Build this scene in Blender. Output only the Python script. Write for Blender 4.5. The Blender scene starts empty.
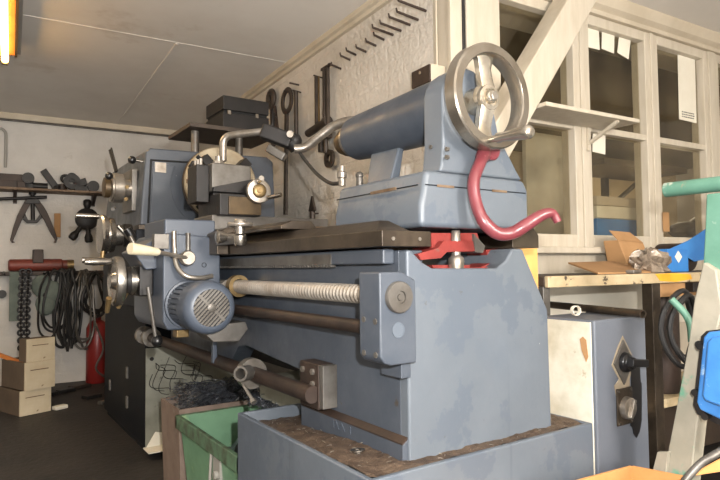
import bpy, bmesh, math, random
from mathutils import Vector, Matrix
random.seed(7)
S = bpy.context.scene
COL = S.collection
PI = math.pi
R = math.radians
# ------------------------------------------------------------------ camera geometry
FPX = 588.0
EYE = Vector((0, 0, .865))
PITCH, ROLL, YAW = R(2.51), R(-.64), R(34.08)
FW = Vector((math.sin(YAW)*math.cos(PITCH), math.cos(YAW)*math.cos(PITCH), math.sin(PITCH)))
RT = Vector((math.cos(YAW), -math.sin(YAW), 0))
UP = RT.cross(FW)
RT, UP = math.cos(ROLL)*RT+math.sin(ROLL)*UP, -math.sin(ROLL)*RT+math.cos(ROLL)*UP
ROT = R(-3.38)                       # the room is turned a little against the lathe
M_ROOM = Matrix.Rotation(ROT, 3, 'Z')
M_INV = M_ROOM.inverted()
def at(x, y, ax, v):                 # where a line of sight meets the lathe-frame plane ax = v
    d = FW+RT*((x-360)/FPX)-UP*((y-240)/FPX)
    i = 'xyz'.index(ax)
    return EYE+d*((v-EYE[i])/d[i])
def rat(x, y, ax, v):                # the same in room coordinates
    d = M_INV @ (FW+RT*((x-360)/FPX)-UP*((y-240)/FPX))
    i = 'xyz'.index(ax)
    return EYE+d*((v-EYE[i])/d[i])
def to_room(p): return M_INV @ Vector(p)
def to_lathe(p): return M_ROOM @ Vector(p)

# ------------------------------------------------------------------ mesh builder
def frame(d):
    d = Vector(d).normalized()
    a = Vector((0, 0, 1)) if abs(d.z) < .9 else Vector((1, 0, 0))
    u = a.cross(d).normalized()
    return u, d.cross(u)
class MB:
    def __init__(s): s.v = []; s.f = []
    def add(s, vs, fs):
        o = len(s.v); s.v += [tuple(v) for v in vs]; s.f += [tuple(i+o for i in f) for f in fs]; return s
    def box(s, a, b):
        x0, x1 = sorted((a[0], b[0])); y0, y1 = sorted((a[1], b[1])); z0, z1 = sorted((a[2], b[2]))
        return s.add([(x0,y0,z0),(x1,y0,z0),(x1,y1,z0),(x0,y1,z0),(x0,y0,z1),(x1,y0,z1),(x1,y1,z1),(x0,y1,z1)],
                     [(0,3,2,1),(4,5,6,7),(0,1,5,4),(1,2,6,5),(2,3,7,6),(3,0,4,7)])
    def obox(s, c, ax, ay, az):      # oriented box: centre and three half vectors
        c, ax, ay, az = Vector(c), Vector(ax), Vector(ay), Vector(az)
        vs = [c+i*ax+j*ay+k*az for k in (-1,1) for i, j in ((-1,-1),(1,-1),(1,1),(-1,1))]
        return s.add(vs, [(0,3,2,1),(4,5,6,7),(0,1,5,4),(1,2,6,5),(2,3,7,6),(3,0,4,7)])
    def bar(s, p, q, w, h, up=(0,0,1)):
        p, q = Vector(p), Vector(q); d = (q-p)/2
        u = Vector(up).cross(d)
        if u.length < 1e-6: u = Vector((1,0,0)).cross(d)
        u.normalize(); n = d.cross(u).normalized()
        return s.obox((p+q)/2, d, u*w/2, n*h/2)
    def rev(s, p, axis, prof, n=28): # profile of (t, r) along an axis
        p = Vector(p); d = Vector(axis).normalized(); u, w = frame(d)
        rows = []; vs = []; fs = []
        for t, r in prof:
            if r < 1e-6: rows.append([len(vs)]); vs.append(p+d*t)
            else:
                rows.append(list(range(len(vs), len(vs)+n)))
                vs += [p+d*t+(u*math.cos(2*PI*k/n)+w*math.sin(2*PI*k/n))*r for k in range(n)]
        for a, b in zip(rows, rows[1:]):
            for k in range(n):
                k2 = (k+1) % n
                if len(a) == 1 and len(b) == 1: continue
                if len(a) == 1: fs.append((a[0], b[k], b[k2]))
                elif len(b) == 1: fs.append((a[k], b[0], a[k2]))
                else: fs.append((a[k], b[k], b[k2], a[k2]))
        if len(rows[0]) > 1: fs.append(tuple(reversed(rows[0])))
        if len(rows[-1]) > 1: fs.append(tuple(rows[-1]))
        return s.add(vs, fs)
    def cyl(s, p, q, r0, r1=None, n=20):
        p, q = Vector(p), Vector(q)
        return s.rev(p, q-p, [(0, r0), ((q-p).length, r0 if r1 is None else r1)], n)
    def ring(s, p, axis, ro, ri, h, n=32):   # flat washer
        p = Vector(p); d = Vector(axis).normalized(); u, w = frame(d); vs = []; fs = []
        for t, r in ((0,ri),(0,ro),(h,ro),(h,ri)):
            vs += [p+d*t+(u*math.cos(2*PI*k/n)+w*math.sin(2*PI*k/n))*r for k in range(n)]
        for i in range(4):
            for k in range(n):
                a, b, j, k2 = i*n, ((i+1) % 4)*n, k, (k+1) % n
                fs.append((a+j, a+k2, b+k2, b+j))
        return s.add(vs, fs)
    def torus(s, p, axis, ro, r, n=36, m=12, flat=1):
        p = Vector(p); d = Vector(axis).normalized(); u, w = frame(d); vs = []; fs = []
        for k in range(n):
            e = u*math.cos(2*PI*k/n)+w*math.sin(2*PI*k/n)
            for j in range(m):
                vs.append(p+e*(ro+r*math.cos(2*PI*j/m))+d*r*flat*math.sin(2*PI*j/m))
        for k in range(n):
            for j in range(m):
                fs.append((k*m+j, ((k+1) % n)*m+j, ((k+1) % n)*m+(j+1) % m, k*m+(j+1) % m))
        return s.add(vs, fs)
    def tube(s, pts, r, n=10, closed=False):
        pts = [Vector(p) for p in pts]; N = len(pts)
        rs = r if isinstance(r, (list, tuple)) else [r]*N
        vs = []; fs = []; u = None
        for i, p in enumerate(pts):
            if closed: t = (pts[(i+1) % N]-pts[i-1]).normalized()
            else: t = (pts[min(i+1, N-1)]-pts[max(i-1, 0)]).normalized()
            if u is None: u = frame(t)[0]
            u = (u-t*u.dot(t)).normalized(); w = t.cross(u)
            vs += [p+(u*math.cos(2*PI*k/n)+w*math.sin(2*PI*k/n))*rs[i] for k in range(n)]
        for i in range(N if closed else N-1):
            a, b = i*n, ((i+1) % N)*n
            for k in range(n): fs.append((a+k, a+(k+1) % n, b+(k+1) % n, b+k))
        if not closed: fs += [tuple(reversed(range(n))), tuple(range((N-1)*n, N*n))]
        return s.add(vs, fs)
    def prism(s, poly, ax, a, b):    # polygon in the two other axes (in x,y,z order), pushed along ax
        i = 'xyz'.index(ax); n = len(poly); vs = []
        for t in (a, b):
            for q in poly:
                q = list(q); q.insert(i, t); vs.append(q)
        fs = [tuple(range(n)), tuple(reversed(range(n, 2*n)))]
        fs += [(k, n+k, n+(k+1) % n, (k+1) % n) for k in range(n)]
        return s.add(vs, fs)
    def loft(s, A, B):               # two polygons of equal length
        n = len(A)
        return s.add(list(A)+list(B), [tuple(range(n)), tuple(reversed(range(n, 2*n)))]+[(k, n+k, n+(k+1) % n, (k+1) % n) for k in range(n)])
    def ball(s, c, r, n=16, sc=(1,1,1)):
        c = Vector(c); m = n//2
        vs = [c+Vector((0,0,r*sc[2]))]; fs = []
        for i in range(1, m):
            a = PI*i/m
            for k in range(n):
                b = 2*PI*k/n
                vs.append(c+Vector((r*sc[0]*math.sin(a)*math.cos(b), r*sc[1]*math.sin(a)*math.sin(b), r*sc[2]*math.cos(a))))
        vs.append(c-Vector((0,0,r*sc[2]))); L = len(vs)-1
        for k in range(n):
            fs.append((0, 1+k, 1+(k+1) % n)); fs.append((L, 1+(m-2)*n+(k+1) % n, 1+(m-2)*n+k))
            for i in range(m-2):
                a = 1+i*n
                fs.append((a+k, a+n+k, a+n+(k+1) % n, a+(k+1) % n))
        return s.add(vs, fs)
    def grid(s, x0, x1, y0, y1, nx, ny, fz):
        vs = [(x0+(x1-x0)*i/nx, y0+(y1-y0)*j/ny, fz(x0+(x1-x0)*i/nx, y0+(y1-y0)*j/ny)) for j in range(ny+1) for i in range(nx+1)]
        fs = [(j*(nx+1)+i, j*(nx+1)+i+1, (j+1)*(nx+1)+i+1, (j+1)*(nx+1)+i) for j in range(ny) for i in range(nx)]
        return s.add(vs, fs)
def curve(pts, n=8, closed=False):   # smooth path through points
    P = [Vector(p) for p in pts]; N = len(P); out = []
    g = (lambda i: P[i % N]) if closed else (lambda i: P[max(0, min(N-1, i))])
    for i in range(N if closed else N-1):
        a, b, c, d = g(i-1), g(i), g(i+1), g(i+2)
        for k in range(n):
            t = k/n
            out.append(.5*((2*b)+(c-a)*t+(2*a-5*b+4*c-d)*t*t+(3*b-a-3*c+d)*t**3))
    if not closed: out.append(P[-1])
    return out
def bend(pts, r, n=6):               # polyline with rounded corners
    P = [Vector(p) for p in pts]; out = [P[0]]
    for a, b, c in zip(P, P[1:], P[2:]):
        u, v = (a-b), (c-b); k = min(r, u.length*.49, v.length*.49)
        p, q = b+u.normalized()*k, b+v.normalized()*k
        for i in range(n+1):
            t = i/n; out.append(p*(1-t)**2+b*2*t*(1-t)+q*t*t)
    out.append(P[-1]); return out
def circ(c, r, n=24, a0=0, a1=2*PI): # 2D arc
    return [(c[0]+r*math.cos(a0+(a1-a0)*k/n), c[1]+r*math.sin(a0+(a1-a0)*k/n)) for k in range(n if abs(a1-a0) > 6.28 else n+1)]

# ------------------------------------------------------------------ objects
OFF = {}; ROOMY = {}
def _mesh(name, mb, mat, off, bev, smooth):
    me = bpy.data.meshes.new(name)
    me.from_pydata([(x-off[0], y-off[1], z-off[2]) for x, y, z in mb.v], [], mb.f)
    bm = bmesh.new(); bm.from_mesh(me)
    bmesh.ops.recalc_face_normals(bm, faces=bm.faces)
    if bev:
        ed = [e for e in bm.edges if len(e.link_faces) == 2 and e.calc_face_angle(0) > R(38)]
        try: bmesh.ops.bevel(bm, geom=ed, offset=bev, offset_type='OFFSET', segments=3, profile=.5, affect='EDGES', clamp_overlap=True)
        except Exception: pass
    bm.to_mesh(me); bm.free()
    if smooth:
        for p in me.polygons: p.use_smooth = True
        me.set_sharp_from_angle(angle=R(smooth))
    me.materials.append(mat)
    return me
def wn(o, bev):
    if bev: m = o.modifiers.new('weighted', 'WEIGHTED_NORMAL'); m.keep_sharp = True
def place(o, loc, room, rz=0):
    o.location = to_lathe(loc) if room else Vector(loc)
    o.rotation_euler = (0, 0, (ROT if room else 0)+rz)
def thing(name, label, cat, loc, group=None, room=False):
    o = bpy.data.objects.new(name, None); COL.objects.link(o); o.empty_display_size = .05
    o['label'] = label; o['category'] = cat
    if group: o['group'] = group
    place(o, loc, room); OFF[o] = Vector(loc); ROOMY[o] = room
    return o
def part(name, mb, mat, parent, bev=0, smooth=40, label=None, kind=None):
    off = OFF[parent]
    o = bpy.data.objects.new(name, _mesh(name, mb, mat, off, bev, smooth)); COL.objects.link(o)
    o.parent = parent; OFF[o] = off; wn(o, bev)
    if label: o['label'] = label
    if kind: o['kind'] = kind
    return o
def centre(mb):
    lo = [min(v[i] for v in mb.v) for i in range(3)]; hi = [max(v[i] for v in mb.v) for i in range(3)]
    return Vector(((lo[0]+hi[0])/2, (lo[1]+hi[1])/2, lo[2]))
def solo(name, mb, mat, label, cat, group=None, room=False, bev=0, smooth=40, kind=None):
    c = centre(mb)
    o = bpy.data.objects.new(name, _mesh(name, mb, mat, c, bev, smooth)); COL.objects.link(o)
    place(o, c, room); OFF[o] = c; wn(o, bev)
    o['label'] = label; o['category'] = cat
    if group: o['group'] = group
    if kind: o['kind'] = kind
    return o
def struct(name, mb, mat, parent=None, room=True, bev=0, smooth=30):
    if parent: return part(name, mb, mat, parent, bev, smooth)
    o = bpy.data.objects.new(name, _mesh(name, mb, mat, Vector((0,0,0)), bev, smooth)); COL.objects.link(o)
    place(o, (0,0,0), room); OFF[o] = Vector((0,0,0)); wn(o, bev); o['kind'] = 'structure'
    return o
def dup(root, loc, label=None, room=False, rz=0):
    r = root.copy(); COL.objects.link(r); place(r, loc, room, rz)
    if label: r['label'] = label
    for c in root.children:
        k = c.copy(); COL.objects.link(k); k.parent = r
        for g in c.children:
            h = g.copy(); COL.objects.link(h); h.parent = k
    return r

# ------------------------------------------------------------------ materials
def lin(c):
    f = lambda v: v/12.92 if v <= .04045 else ((v+.055)/1.055)**2.4
    return tuple(f(v/255) for v in c)+(1,)
def mat(name, c, c2=None, scale=6, rough=.5, metal=0, bump=0, bscale=40, spots=None, streak=None, rough2=None, lo=.4, hi=.65, stretch=None, spec=.5, coat=0, brick=None):
    m = bpy.data.materials.new(name); m.use_nodes = True
    N, L = m.node_tree.nodes, m.node_tree.links
    b = N['Principled BSDF']; b.inputs['Roughness'].default_value = rough; b.inputs['Metallic'].default_value = metal
    b.inputs['Specular IOR Level'].default_value = spec; b.inputs['Coat Weight'].default_value = coat
    tc = N.new('ShaderNodeTexCoord'); co = tc.outputs['Object']
    if stretch:
        mp = N.new('ShaderNodeMapping'); mp.inputs['Scale'].default_value = stretch; L.new(co, mp.inputs[0]); co2 = mp.outputs[0]
    else: co2 = co
    def noise(s, d=5, c=None, r=.6):
        n = N.new('ShaderNodeTexNoise'); n.inputs['Scale'].default_value = s; n.inputs['Detail'].default_value = d; n.inputs['Roughness'].default_value = r
        L.new(c or co2, n.inputs['Vector']); return n.outputs['Fac']
    def ramp(f, a, z):
        r = N.new('ShaderNodeMapRange'); r.inputs['From Min'].default_value = a; r.inputs['From Max'].default_value = z; L.new(f, r.inputs['Value']); return r.outputs['Result']
    def mix(f, a, z):
        x = N.new('ShaderNodeMix'); x.data_type = 'RGBA'; L.new(f, x.inputs[0])
        for i, v in ((6, a), (7, z)):
            if isinstance(v, tuple): x.inputs[i].default_value = v
            else: L.new(v, x.inputs[i])
        return x.outputs[2]
    cur = lin(c)
    if c2: cur = mix(ramp(noise(scale), lo, hi), cur, lin(c2))
    if streak:                       # (colour, stretch, threshold): long stains
        mp = N.new('ShaderNodeMapping'); mp.inputs['Scale'].default_value = streak[1]; L.new(co, mp.inputs[0])
        cur = mix(ramp(noise(1, 4, mp.outputs[0]), streak[2], streak[2]+.08), cur, lin(streak[0]))
    for sp in (spots or []):         # (colour, scale, threshold, softness)
        cur = mix(ramp(noise(sp[1], 6, co, .65), sp[2], sp[2]+sp[3]), cur, lin(sp[0]))
    if isinstance(cur, tuple): b.inputs['Base Color'].default_value = cur
    else: L.new(cur, b.inputs['Base Color'])
    if rough2 is not None:
        r = N.new('ShaderNodeMapRange'); r.inputs['From Min'].default_value = .35; r.inputs['From Max'].default_value = .65
        r.inputs['To Min'].default_value = rough; r.inputs['To Max'].default_value = rough2; L.new(noise(scale*1.7, 4), r.inputs['Value']); L.new(r.outputs['Result'], b.inputs['Roughness'])
    if bump or brick:
        bp = N.new('ShaderNodeBump'); bp.inputs['Distance'].default_value = .01; bp.inputs['Strength'].default_value = bump
        h = noise(bscale, 4, co, .6)
        if brick:                    # (swizzle of object axes, brick width, row height)
            sx = N.new('ShaderNodeSeparateXYZ'); cx = N.new('ShaderNodeCombineXYZ'); L.new(co, sx.inputs[0])
            L.new(sx.outputs[brick[0][0]], cx.inputs[0]); L.new(sx.outputs[brick[0][1]], cx.inputs[1])
            bt = N.new('ShaderNodeTexBrick'); bt.inputs['Scale'].default_value = 1; bt.inputs['Brick Width'].default_value = brick[1]; bt.inputs['Row Height'].default_value = brick[2]
            bt.inputs['Mortar Size'].default_value = .008; bt.inputs['Mortar Smooth'].default_value = .8; L.new(cx.outputs[0], bt.inputs['Vector'])
            ma = N.new('ShaderNodeMath'); ma.operation = 'MULTIPLY_ADD'; L.new(bt.outputs['Fac'], ma.inputs[0]); ma.inputs[1].default_value = -.12; L.new(h, ma.inputs[2]); h = ma.outputs[0]
        L.new(h, bp.inputs['Height']); L.new(bp.outputs[0], b.inputs['Normal'])
    return m
def emit(name, c, s):
    m = bpy.data.materials.new(name); m.use_nodes = True; N = m.node_tree.nodes; b = N['Principled BSDF']
    b.inputs['Base Color'].default_value = lin(c); b.inputs['Emission Color'].default_value = lin(c); b.inputs['Emission Strength'].default_value = s
    return m
def glass(name, tint=(.86,.84,.78), dirt=.12):
    m = bpy.data.materials.new(name); m.use_nodes = True; N, L = m.node_tree.nodes, m.node_tree.links
    N.remove(N['Principled BSDF']); out = N['Material Output']
    t = N.new('ShaderNodeBsdfTransparent'); t.inputs[0].default_value = tint+(1,)
    g = N.new('ShaderNodeBsdfGlossy'); g.inputs['Roughness'].default_value = .04
    d = N.new('ShaderNodeBsdfDiffuse'); d.inputs[0].default_value = lin((150,135,105))
    lw = N.new('ShaderNodeLayerWeight'); lw.inputs[0].default_value = .5
    pw = N.new('ShaderNodeMath'); pw.operation = 'POWER'; pw.inputs[1].default_value = 4; L.new(lw.outputs['Facing'], pw.inputs[0])
    fr = N.new('ShaderNodeMath'); fr.operation = 'MULTIPLY_ADD'; fr.inputs[1].default_value = .6; fr.inputs[2].default_value = .04; L.new(pw.outputs[0], fr.inputs[0])
    m1 = N.new('ShaderNodeMixShader'); L.new(fr.outputs[0], m1.inputs[0]); L.new(t.outputs[0], m1.inputs[1]); L.new(g.outputs[0], m1.inputs[2])
    tc = N.new('ShaderNodeTexCoord'); nz = N.new('ShaderNodeTexNoise'); nz.inputs['Scale'].default_value = 5; nz.inputs['Detail'].default_value = 5; L.new(tc.outputs['Object'], nz.inputs['Vector'])
    mr = N.new('ShaderNodeMapRange'); mr.inputs['From Min'].default_value = .3; mr.inputs['From Max'].default_value = .7; mr.inputs['To Max'].default_value = dirt; L.new(nz.outputs['Fac'], mr.inputs['Value'])
    m2 = N.new('ShaderNodeMixShader'); L.new(mr.outputs['Result'], m2.inputs[0]); L.new(m1.outputs[0], m2.inputs[1]); L.new(d.outputs[0], m2.inputs[2])
    L.new(m2.outputs[0], out.inputs['Surface'])
    return m
PAINT = mat('machine_paint', (63,69,78), (71,76,84), 9, .34, 0, .05, 55, spots=[((56,62,71), 3.2, .58, .08), ((66,58,50), 24, .66, .08), ((140,140,138), 52, .715, .02)], rough2=.5)
PAINT_F = mat('machine_paint_stained', (92,98,105), (88,94,101), 7, .34, 0, .04, 60, spots=[((83,90,99), 4.2, .52, .02), ((72,66,60), 20, .67, .08), ((140,140,138), 55, .72, .02)], streak=((74,80,88), (13,13,.5), .60), rough2=.5)
PAINT_D = mat('machine_paint_dark', (25,28,33), (20,22,27), 8, .5, 0, .05, 50, spots=[((32,31,31), 6, .6, .1)], spec=.12)
PAINT_N = mat('machine_paint_new', (65,72,84), (71,78,89), 5, .42, 0, .03, 80)
CAB = mat('cabinet_green_grey', (138,137,124), (116,114,100), 7, .5, 0, .05, 40, spots=[((52,48,40), 10, .6, .08), ((150,148,140), 16, .68, .04)])
PEEL = mat('peeled_paint', (214,208,192), (186,178,156), 9, .6, 0, .1, 40, spots=[((150,128,90), 13, .62, .08), ((96,92,88), 26, .70, .04)])
OILY = mat('oily_steel', (76,66,55), (56,48,40), 14, .38, .55, .06, 60, spots=[((46,36,28), 9, .6, .12), ((112,100,86), 46, .70, .05)])
RUSTY = mat('rusty_steel', (128,108,88), (98,76,56), 16, .5, .4, .1, 50, spots=[((120,72,40), 20, .62, .08)])
STEEL = mat('worn_steel', (160,153,144), (130,121,110), 18, .34, .75, .04, 80)
GREYST = mat('grey_steel', (106,102,97), (84,79,73), 14, .42, .5, .05, 70)
CHROME = mat('chrome', (168,163,156), (132,125,116), 16, .27, .95, 0)
SCREW = mat('bright_screw', (160,152,142), (138,128,116), 18, .4, .5, .04, 80)
POLISH = mat('polished_cast', (222,216,204), (190,176,152), 12, .2, .9, .05, 30, spots=[((128,92,48), 14, .62, .1)])
FACEP = mat('faceplate_steel', (176,164,142), (150,134,110), 10, .42, .55, .06, 60, spots=[((124,82,54), 14, .64, .06)])
RIM = mat('satin_steel', (158,150,138), (136,126,112), 14, .27, .85, .03, 80)
BRASS = mat('brass', (140,118,82), (112,92,60), 12, .4, .7)
BRONZE = mat('old_bronze', (88,72,50), (66,53,37), 12, .45, .5)
IRON = mat('dark_iron', (38,35,34), (28,26,25), 12, .5, .3, .1, 50)
IRONB = mat('brown_iron', (60,47,40), (46,37,32), 12, .55, .3, .1, 50)
BLACK = mat('black_plastic', (22,21,22), None, 5, .3)
RUBBER = mat('black_rubber', (34,33,33), (26,25,25), 10, .55)
SHELFD = mat('oily_plank', (70,58,48), (56,46,38), 8, .6, 0, .1, 30, spots=[((112,78,46), 9, .66, .08)])
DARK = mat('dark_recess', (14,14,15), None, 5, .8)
CREAMP = mat('ivory_plastic', (208,198,172), (196,184,154), 10, .35)
RED = mat('red_casting', (126,46,41), (106,37,33), 12, .45, 0, .1, 60, spots=[((92,74,66), 13, .62, .08)])
LEVER = mat('lever_red', (112,54,60), (98,42,46), 8, .3, 0, .04, 60, spots=[((140,84,84), 30, .70, .05)])
CHIPS = mat('metal_chips', (92,76,62), (64,50,40), 40, .6, .2, .6, 160, spots=[((150,138,124), 190, .66, .04), ((42,34,28), 70, .6, .08)])
SWARF = mat('blue_black_swarf', (112,116,124), (62,62,66), 30, .3, .7, .3, 120, spots=[((170,176,184), 90, .68, .03)])
GREEN = mat('green_bin_paint', (116,154,122), (102,138,108), 7, .45, 0, .06, 40, spots=[((150,176,128), 7, .6, .08), ((92,96,64), 40, .68, .05)])
GREENRIM = mat('green_rim_worn', (92,120,94), (72,76,58), 22, .55, 0, .05, 40)
BINBR = mat('rusty_bin', (134,116,104), (114,96,84), 9, .6, 0, .08, 40, spots=[((140,130,120), 10, .6, .1)])
GRN2 = mat('stand_green', (98,140,122), (84,126,108), 9, .5, 0, .08, 40, spots=[((186,188,176), 12, .60, .05), ((140,128,108), 30, .66, .06)])
GRN3 = mat('stand_worn', (154,147,132), (138,134,120), 10, .55, 0, .08, 40, spots=[((96,146,122), 6, .62, .05)])
BLUEB = mat('blue_paint', (62,124,190), (50,106,170), 8, .4, 0, .1, 40, spots=[((150,176,200), 18, .62, .05)])
CARD = mat('cardboard', (206,150,92), (192,136,80), 6, .8, 0, .05, 60)
CARDB = mat('cardboard_brown', (170,130,88), (154,116,76), 7, .8, 0, .05, 60)
WHITEB = mat('whitewashed_brick', (208,200,189), (192,184,172), 3, .85, 0, .9, 38, brick=((1,2), .23, .075), spots=[((180,164,142), 5, .66, .1)])
WHITEW = mat('whitewashed_wall', (206,201,194), (192,187,180), 2.5, .85, 0, .35, 40, brick=((0,2), .23, .075), spots=[((168,158,148), 4, .66, .1)])
CEIL = mat('ceiling_board', (222,216,208), (212,205,196), 1.8, .85, 0, .03, 30, spots=[((188,175,160), 1.7, .6, .14), ((226,222,214), 22, .79, .01)])
CREAM = mat('cream_wood_paint', (194,184,167), (184,173,154), 5, .55, 0, .1, 30, stretch=(6,6,1), spots=[((186,160,122), 16, .70, .05)])
CREAM2 = mat('cream_trim', (196,184,164), (182,169,148), 4, .6, 0, .05, 30)
FLOOR = mat('oily_floor', (48,43,40), (35,32,30), 3, .6, 0, .4, 30, spots=[((30,28,27), 5, .56, .1), ((98,92,86), 26, .70, .04)])
PLY = mat('plywood', (198,184,158), (182,166,138), 5, .7, 0, .05, 40, spots=[((120,100,76), 16, .66, .06)])
PLYS = mat('plywood_side', (96,80,64), (84,70,56), 5, .75)
OWOOD = mat('orange_wood', (192,118,56), (172,100,46), 6, .6)
DWOOD = mat('dark_wood', (92,64,42), (70,48,32), 6, .6, 0, .1, 30, stretch=(1,8,8))
SHELFW = mat('shelf_wood', (128,106,84), (104,84,66), 6, .7, 0, .1, 30)
BENCHT = mat('bench_edge', (186,168,136), (166,146,112), 10, .6, 0, .1, 40, spots=[((62,50,40), 26, .60, .05)])
BOARDO = mat('yellow_board', (214,164,96), (200,148,82), 6, .6)
PAINT_C = mat('cabinet_paint', (90,95,104), (97,101,109), 5, .42, 0, .03, 80)
PRIMER = mat('bare_primer', (150,138,118), (128,114,96), 14, .6)
HANGT = mat('hanging_tool_steel', (66,56,48), (48,41,36), 14, .5, .3, .1, 50)
YELLOW = mat('yellow_paint', (216,160,40), (200,140,30), 12, .5)
BENCHD = mat('bench_top', (64,52,42), (48,40,34), 10, .6, 0, .1, 40)
PAPER = mat('paper', (226,220,204), (214,206,188), 4, .8)
BROWNR = mat('back_room_wall', (200,182,150), (180,160,126), 3, .8, 0, .1, 40)
DBROWN = mat('dark_boards', (74,60,44), (58,46,34), 4, .7, 0, .1, 30, stretch=(1,1,6))
REDD = mat('rusty_red', (128,58,46), (96,48,38), 9, .5, 0, .1, 40)
REDX = mat('extinguisher_red', (126,34,31), None, 5, .35)
RAG = mat('grey_green_rag', (108,116,108), (88,98,92), 9, .9, 0, .2, 60)
BLUEP = mat('blue_packet', (52,122,190), (44,108,176), 8, .5)
GREYP = mat('grey_plastic', (150,146,138), None, 6, .4)
CLEARP = mat('crumpled_film', (150,136,120), (92,80,70), 20, .2, .1, .8, 30)
GLASS = glass('window_glass')
TUBE = emit('lamp_tube', (255,196,100), 16)
# ================================================================== THE ROOM (room coordinates)
ZC = 2.03; YE = 5.05; XB = 1.375; YW = 1.654; XR = 4.6; YN = 2.75
struct('floor', MB().box((-2.3,-2.2,-.1), (XR+.1,YE+.1,0)), FLOOR)
struct('ceiling', MB().box((-2.3,-2.2,ZC), (XR+.1,YE+.1,ZC+.1)), CEIL)
struct('wall_left', MB().box((-2.3,YE,0), (XB+.1,YE+.1,ZC)), WHITEW)
struct('wall_back', MB().box((XB,YW+.1,0), (XB+.1,YE,ZC)), WHITEB)
struct('wall_front', MB().box((-2.3,-2.2,0), (XR+.1,-2.1,ZC)), WHITEW)
struct('wall_side', MB().box((-2.3,-2.1,0), (-2.2,YE,ZC)), WHITEW)
struct('wall_far', MB().box((XR,-2.1,0), (XR+.1,YN+.1,ZC)), WHITEW)
# window wall: boarded post at the corner, parapet, header
w = MB().box((XB,YW,0), (1.612,YW+.1,ZC)).box((1.612,YW,0), (XR,YW+.1,.93)).box((1.612,YW,1.945), (XR,YW+.1,ZC))
struct('wall_right', w, CREAM, bev=.003)
t = MB().box((XB-.012,YW-.02,.0), (1.418,YW,ZC)); struct('trim_1', t, CREAM, bev=.003)
t = MB().box((1.438,YW-.022,0), (1.606,YW,ZC)); struct('trim_2', t, CREAM, bev=.004)
# ceiling coving over the windows, along the hook wall and the far wall
t = MB().prism([(YW,1.945),(YW-.03,1.945),(YW-.034,1.962),(YW-.02,1.968),(YW-.045,1.985),(YW-.06,2.018),(YW-.06,ZC),(YW,ZC)], 'x', 1.43, XR)
struct('trim_3', t, CREAM2)
t = MB().prism([(XB,1.985),(XB-.02,1.985),(XB-.024,2.0),(XB-.04,2.005),(XB-.04,ZC),(XB,ZC)], 'y', YW, YE); struct('trim_4', t, CREAM2)
t = MB().box((-2.2,YE-.02,1.985), (XB-.02,YE,ZC)); struct('trim_5', t, CREAM2)
for i, (a, b) in enumerate((((-.02,-2.1),(.0,YE)), ((-1.25,-2.1),(-1.23,YE)))):
    struct('trim_%d' % (6+i), MB().box((a[0],a[1],ZC-.004), (b[0],b[1],ZC)), CEIL)
struct('trim_8', MB().box((-2.2,3.05,ZC-.0015), (XB-.04,3.062,ZC)), CEIL)
struct('trim_9', MB().box((.72,3.065,ZC-.004), (.735,YE,ZC)), CEIL)
struct('trim_10', MB().box((1.5,.55,ZC-.03), (XR,.62,ZC)), CREAM2)
# conduits
solo('conduit', MB().cyl((1.428,YW-.012,.9), (1.428,YW-.012,ZC-.001), .009), IRON, 'thin dark vertical conduit in the gap between the cream corner boards', 'conduit', room=True)
p = rat(6,131,'y',YE-.012)
solo('conduit', MB().tube(bend([(-.8,YE-.012,p.z+.015),(p.x,YE-.012,p.z+.015),(p.x,YE-.012,1.62)], .05), .011), GREYP, 'pale bent conduit on the far white wall, high at left edge', 'conduit', room=True)
solo('cable', MB().tube([(-2.19,YE-.026,1.972),(XB-.05,YE-.026,1.972)], .008, 8), GREYST, 'grey cable running under the ceiling trim on the far white wall', 'cable', room=True)
# inner room seen through the glass
struct('wall_inner', MB().box((XB+.1,YN,0), (XR,YN+.1,ZC)), BROWNR)
struct('wall_inner_side', MB().box((XB+.1,YW+.1,0), (XB+.12,YN,ZC)), BROWNR)

def sash(n, x0, x1, z0=.93, zm=1.445, z1=1.945, fx=.04):
    o = bpy.data.objects.new('window_%d' % n, None); COL.objects.link(o); o['kind'] = 'structure'
    loc = Vector(((x0+x1)/2,YW,z0)); place(o, loc, True); OFF[o] = loc
    y0, y1 = YW-.012, YW+.06
    part('stile', MB().box((x0,y0,z0), (x0+fx,y1,z1)), CREAM, o, .004)
    part('stile', MB().box((x1-fx,y0,z0), (x1,y1,z1)), CREAM, o, .004)
    part('top_rail', MB().box((x0+fx,y0,z1-.045), (x1-fx,y1,z1)), CREAM, o, .004)
    part('bottom_rail', MB().box((x0+fx,y0,z0), (x1-fx,y1,z0+.055)), CREAM, o, .004)
    part('middle_rail', MB().box((x0+fx,y0+.006,zm-.014), (x1-fx,y1,zm+.014)), CREAM, o, .003)
    part('glass_pane', MB().box((x0+fx-.004,YW+.022,zm+.012), (x1-fx+.004,YW+.026,z1-.04)), GLASS, o, 0, 0)
    part('glass_pane', MB().box((x0+fx-.004,YW+.022,z0+.05), (x1-fx+.004,YW+.026,zm-.012)), GLASS, o, 0, 0)
    return o
sash(1, 1.572, 2.072); sash(2, 2.096, 2.572); sash(3, 2.592, 3.06); sash(4, 3.12, 3.7)
struct('trim_11', MB().box((2.072,YW-.018,.93), (2.096,YW+.07,1.945)), CREAM, bev=.003)
struct('trim_12', MB().box((2.572,YW-.018,.93), (2.592,YW+.07,1.945)), CREAM, bev=.003)
struct('trim_13', MB().box((3.06,YW-.02,.93), (3.12,YW+.07,1.945)), CREAM, bev=.003)
struct('trim_14', MB().box((3.7,YW,.93), (XR,YW+.07,1.945)), CREAM)
struct('trim_15', MB().box((1.61,YW-.06,.905), (XR,YW-.001,.932)), CREAM, bev=.006)      # sill
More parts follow.
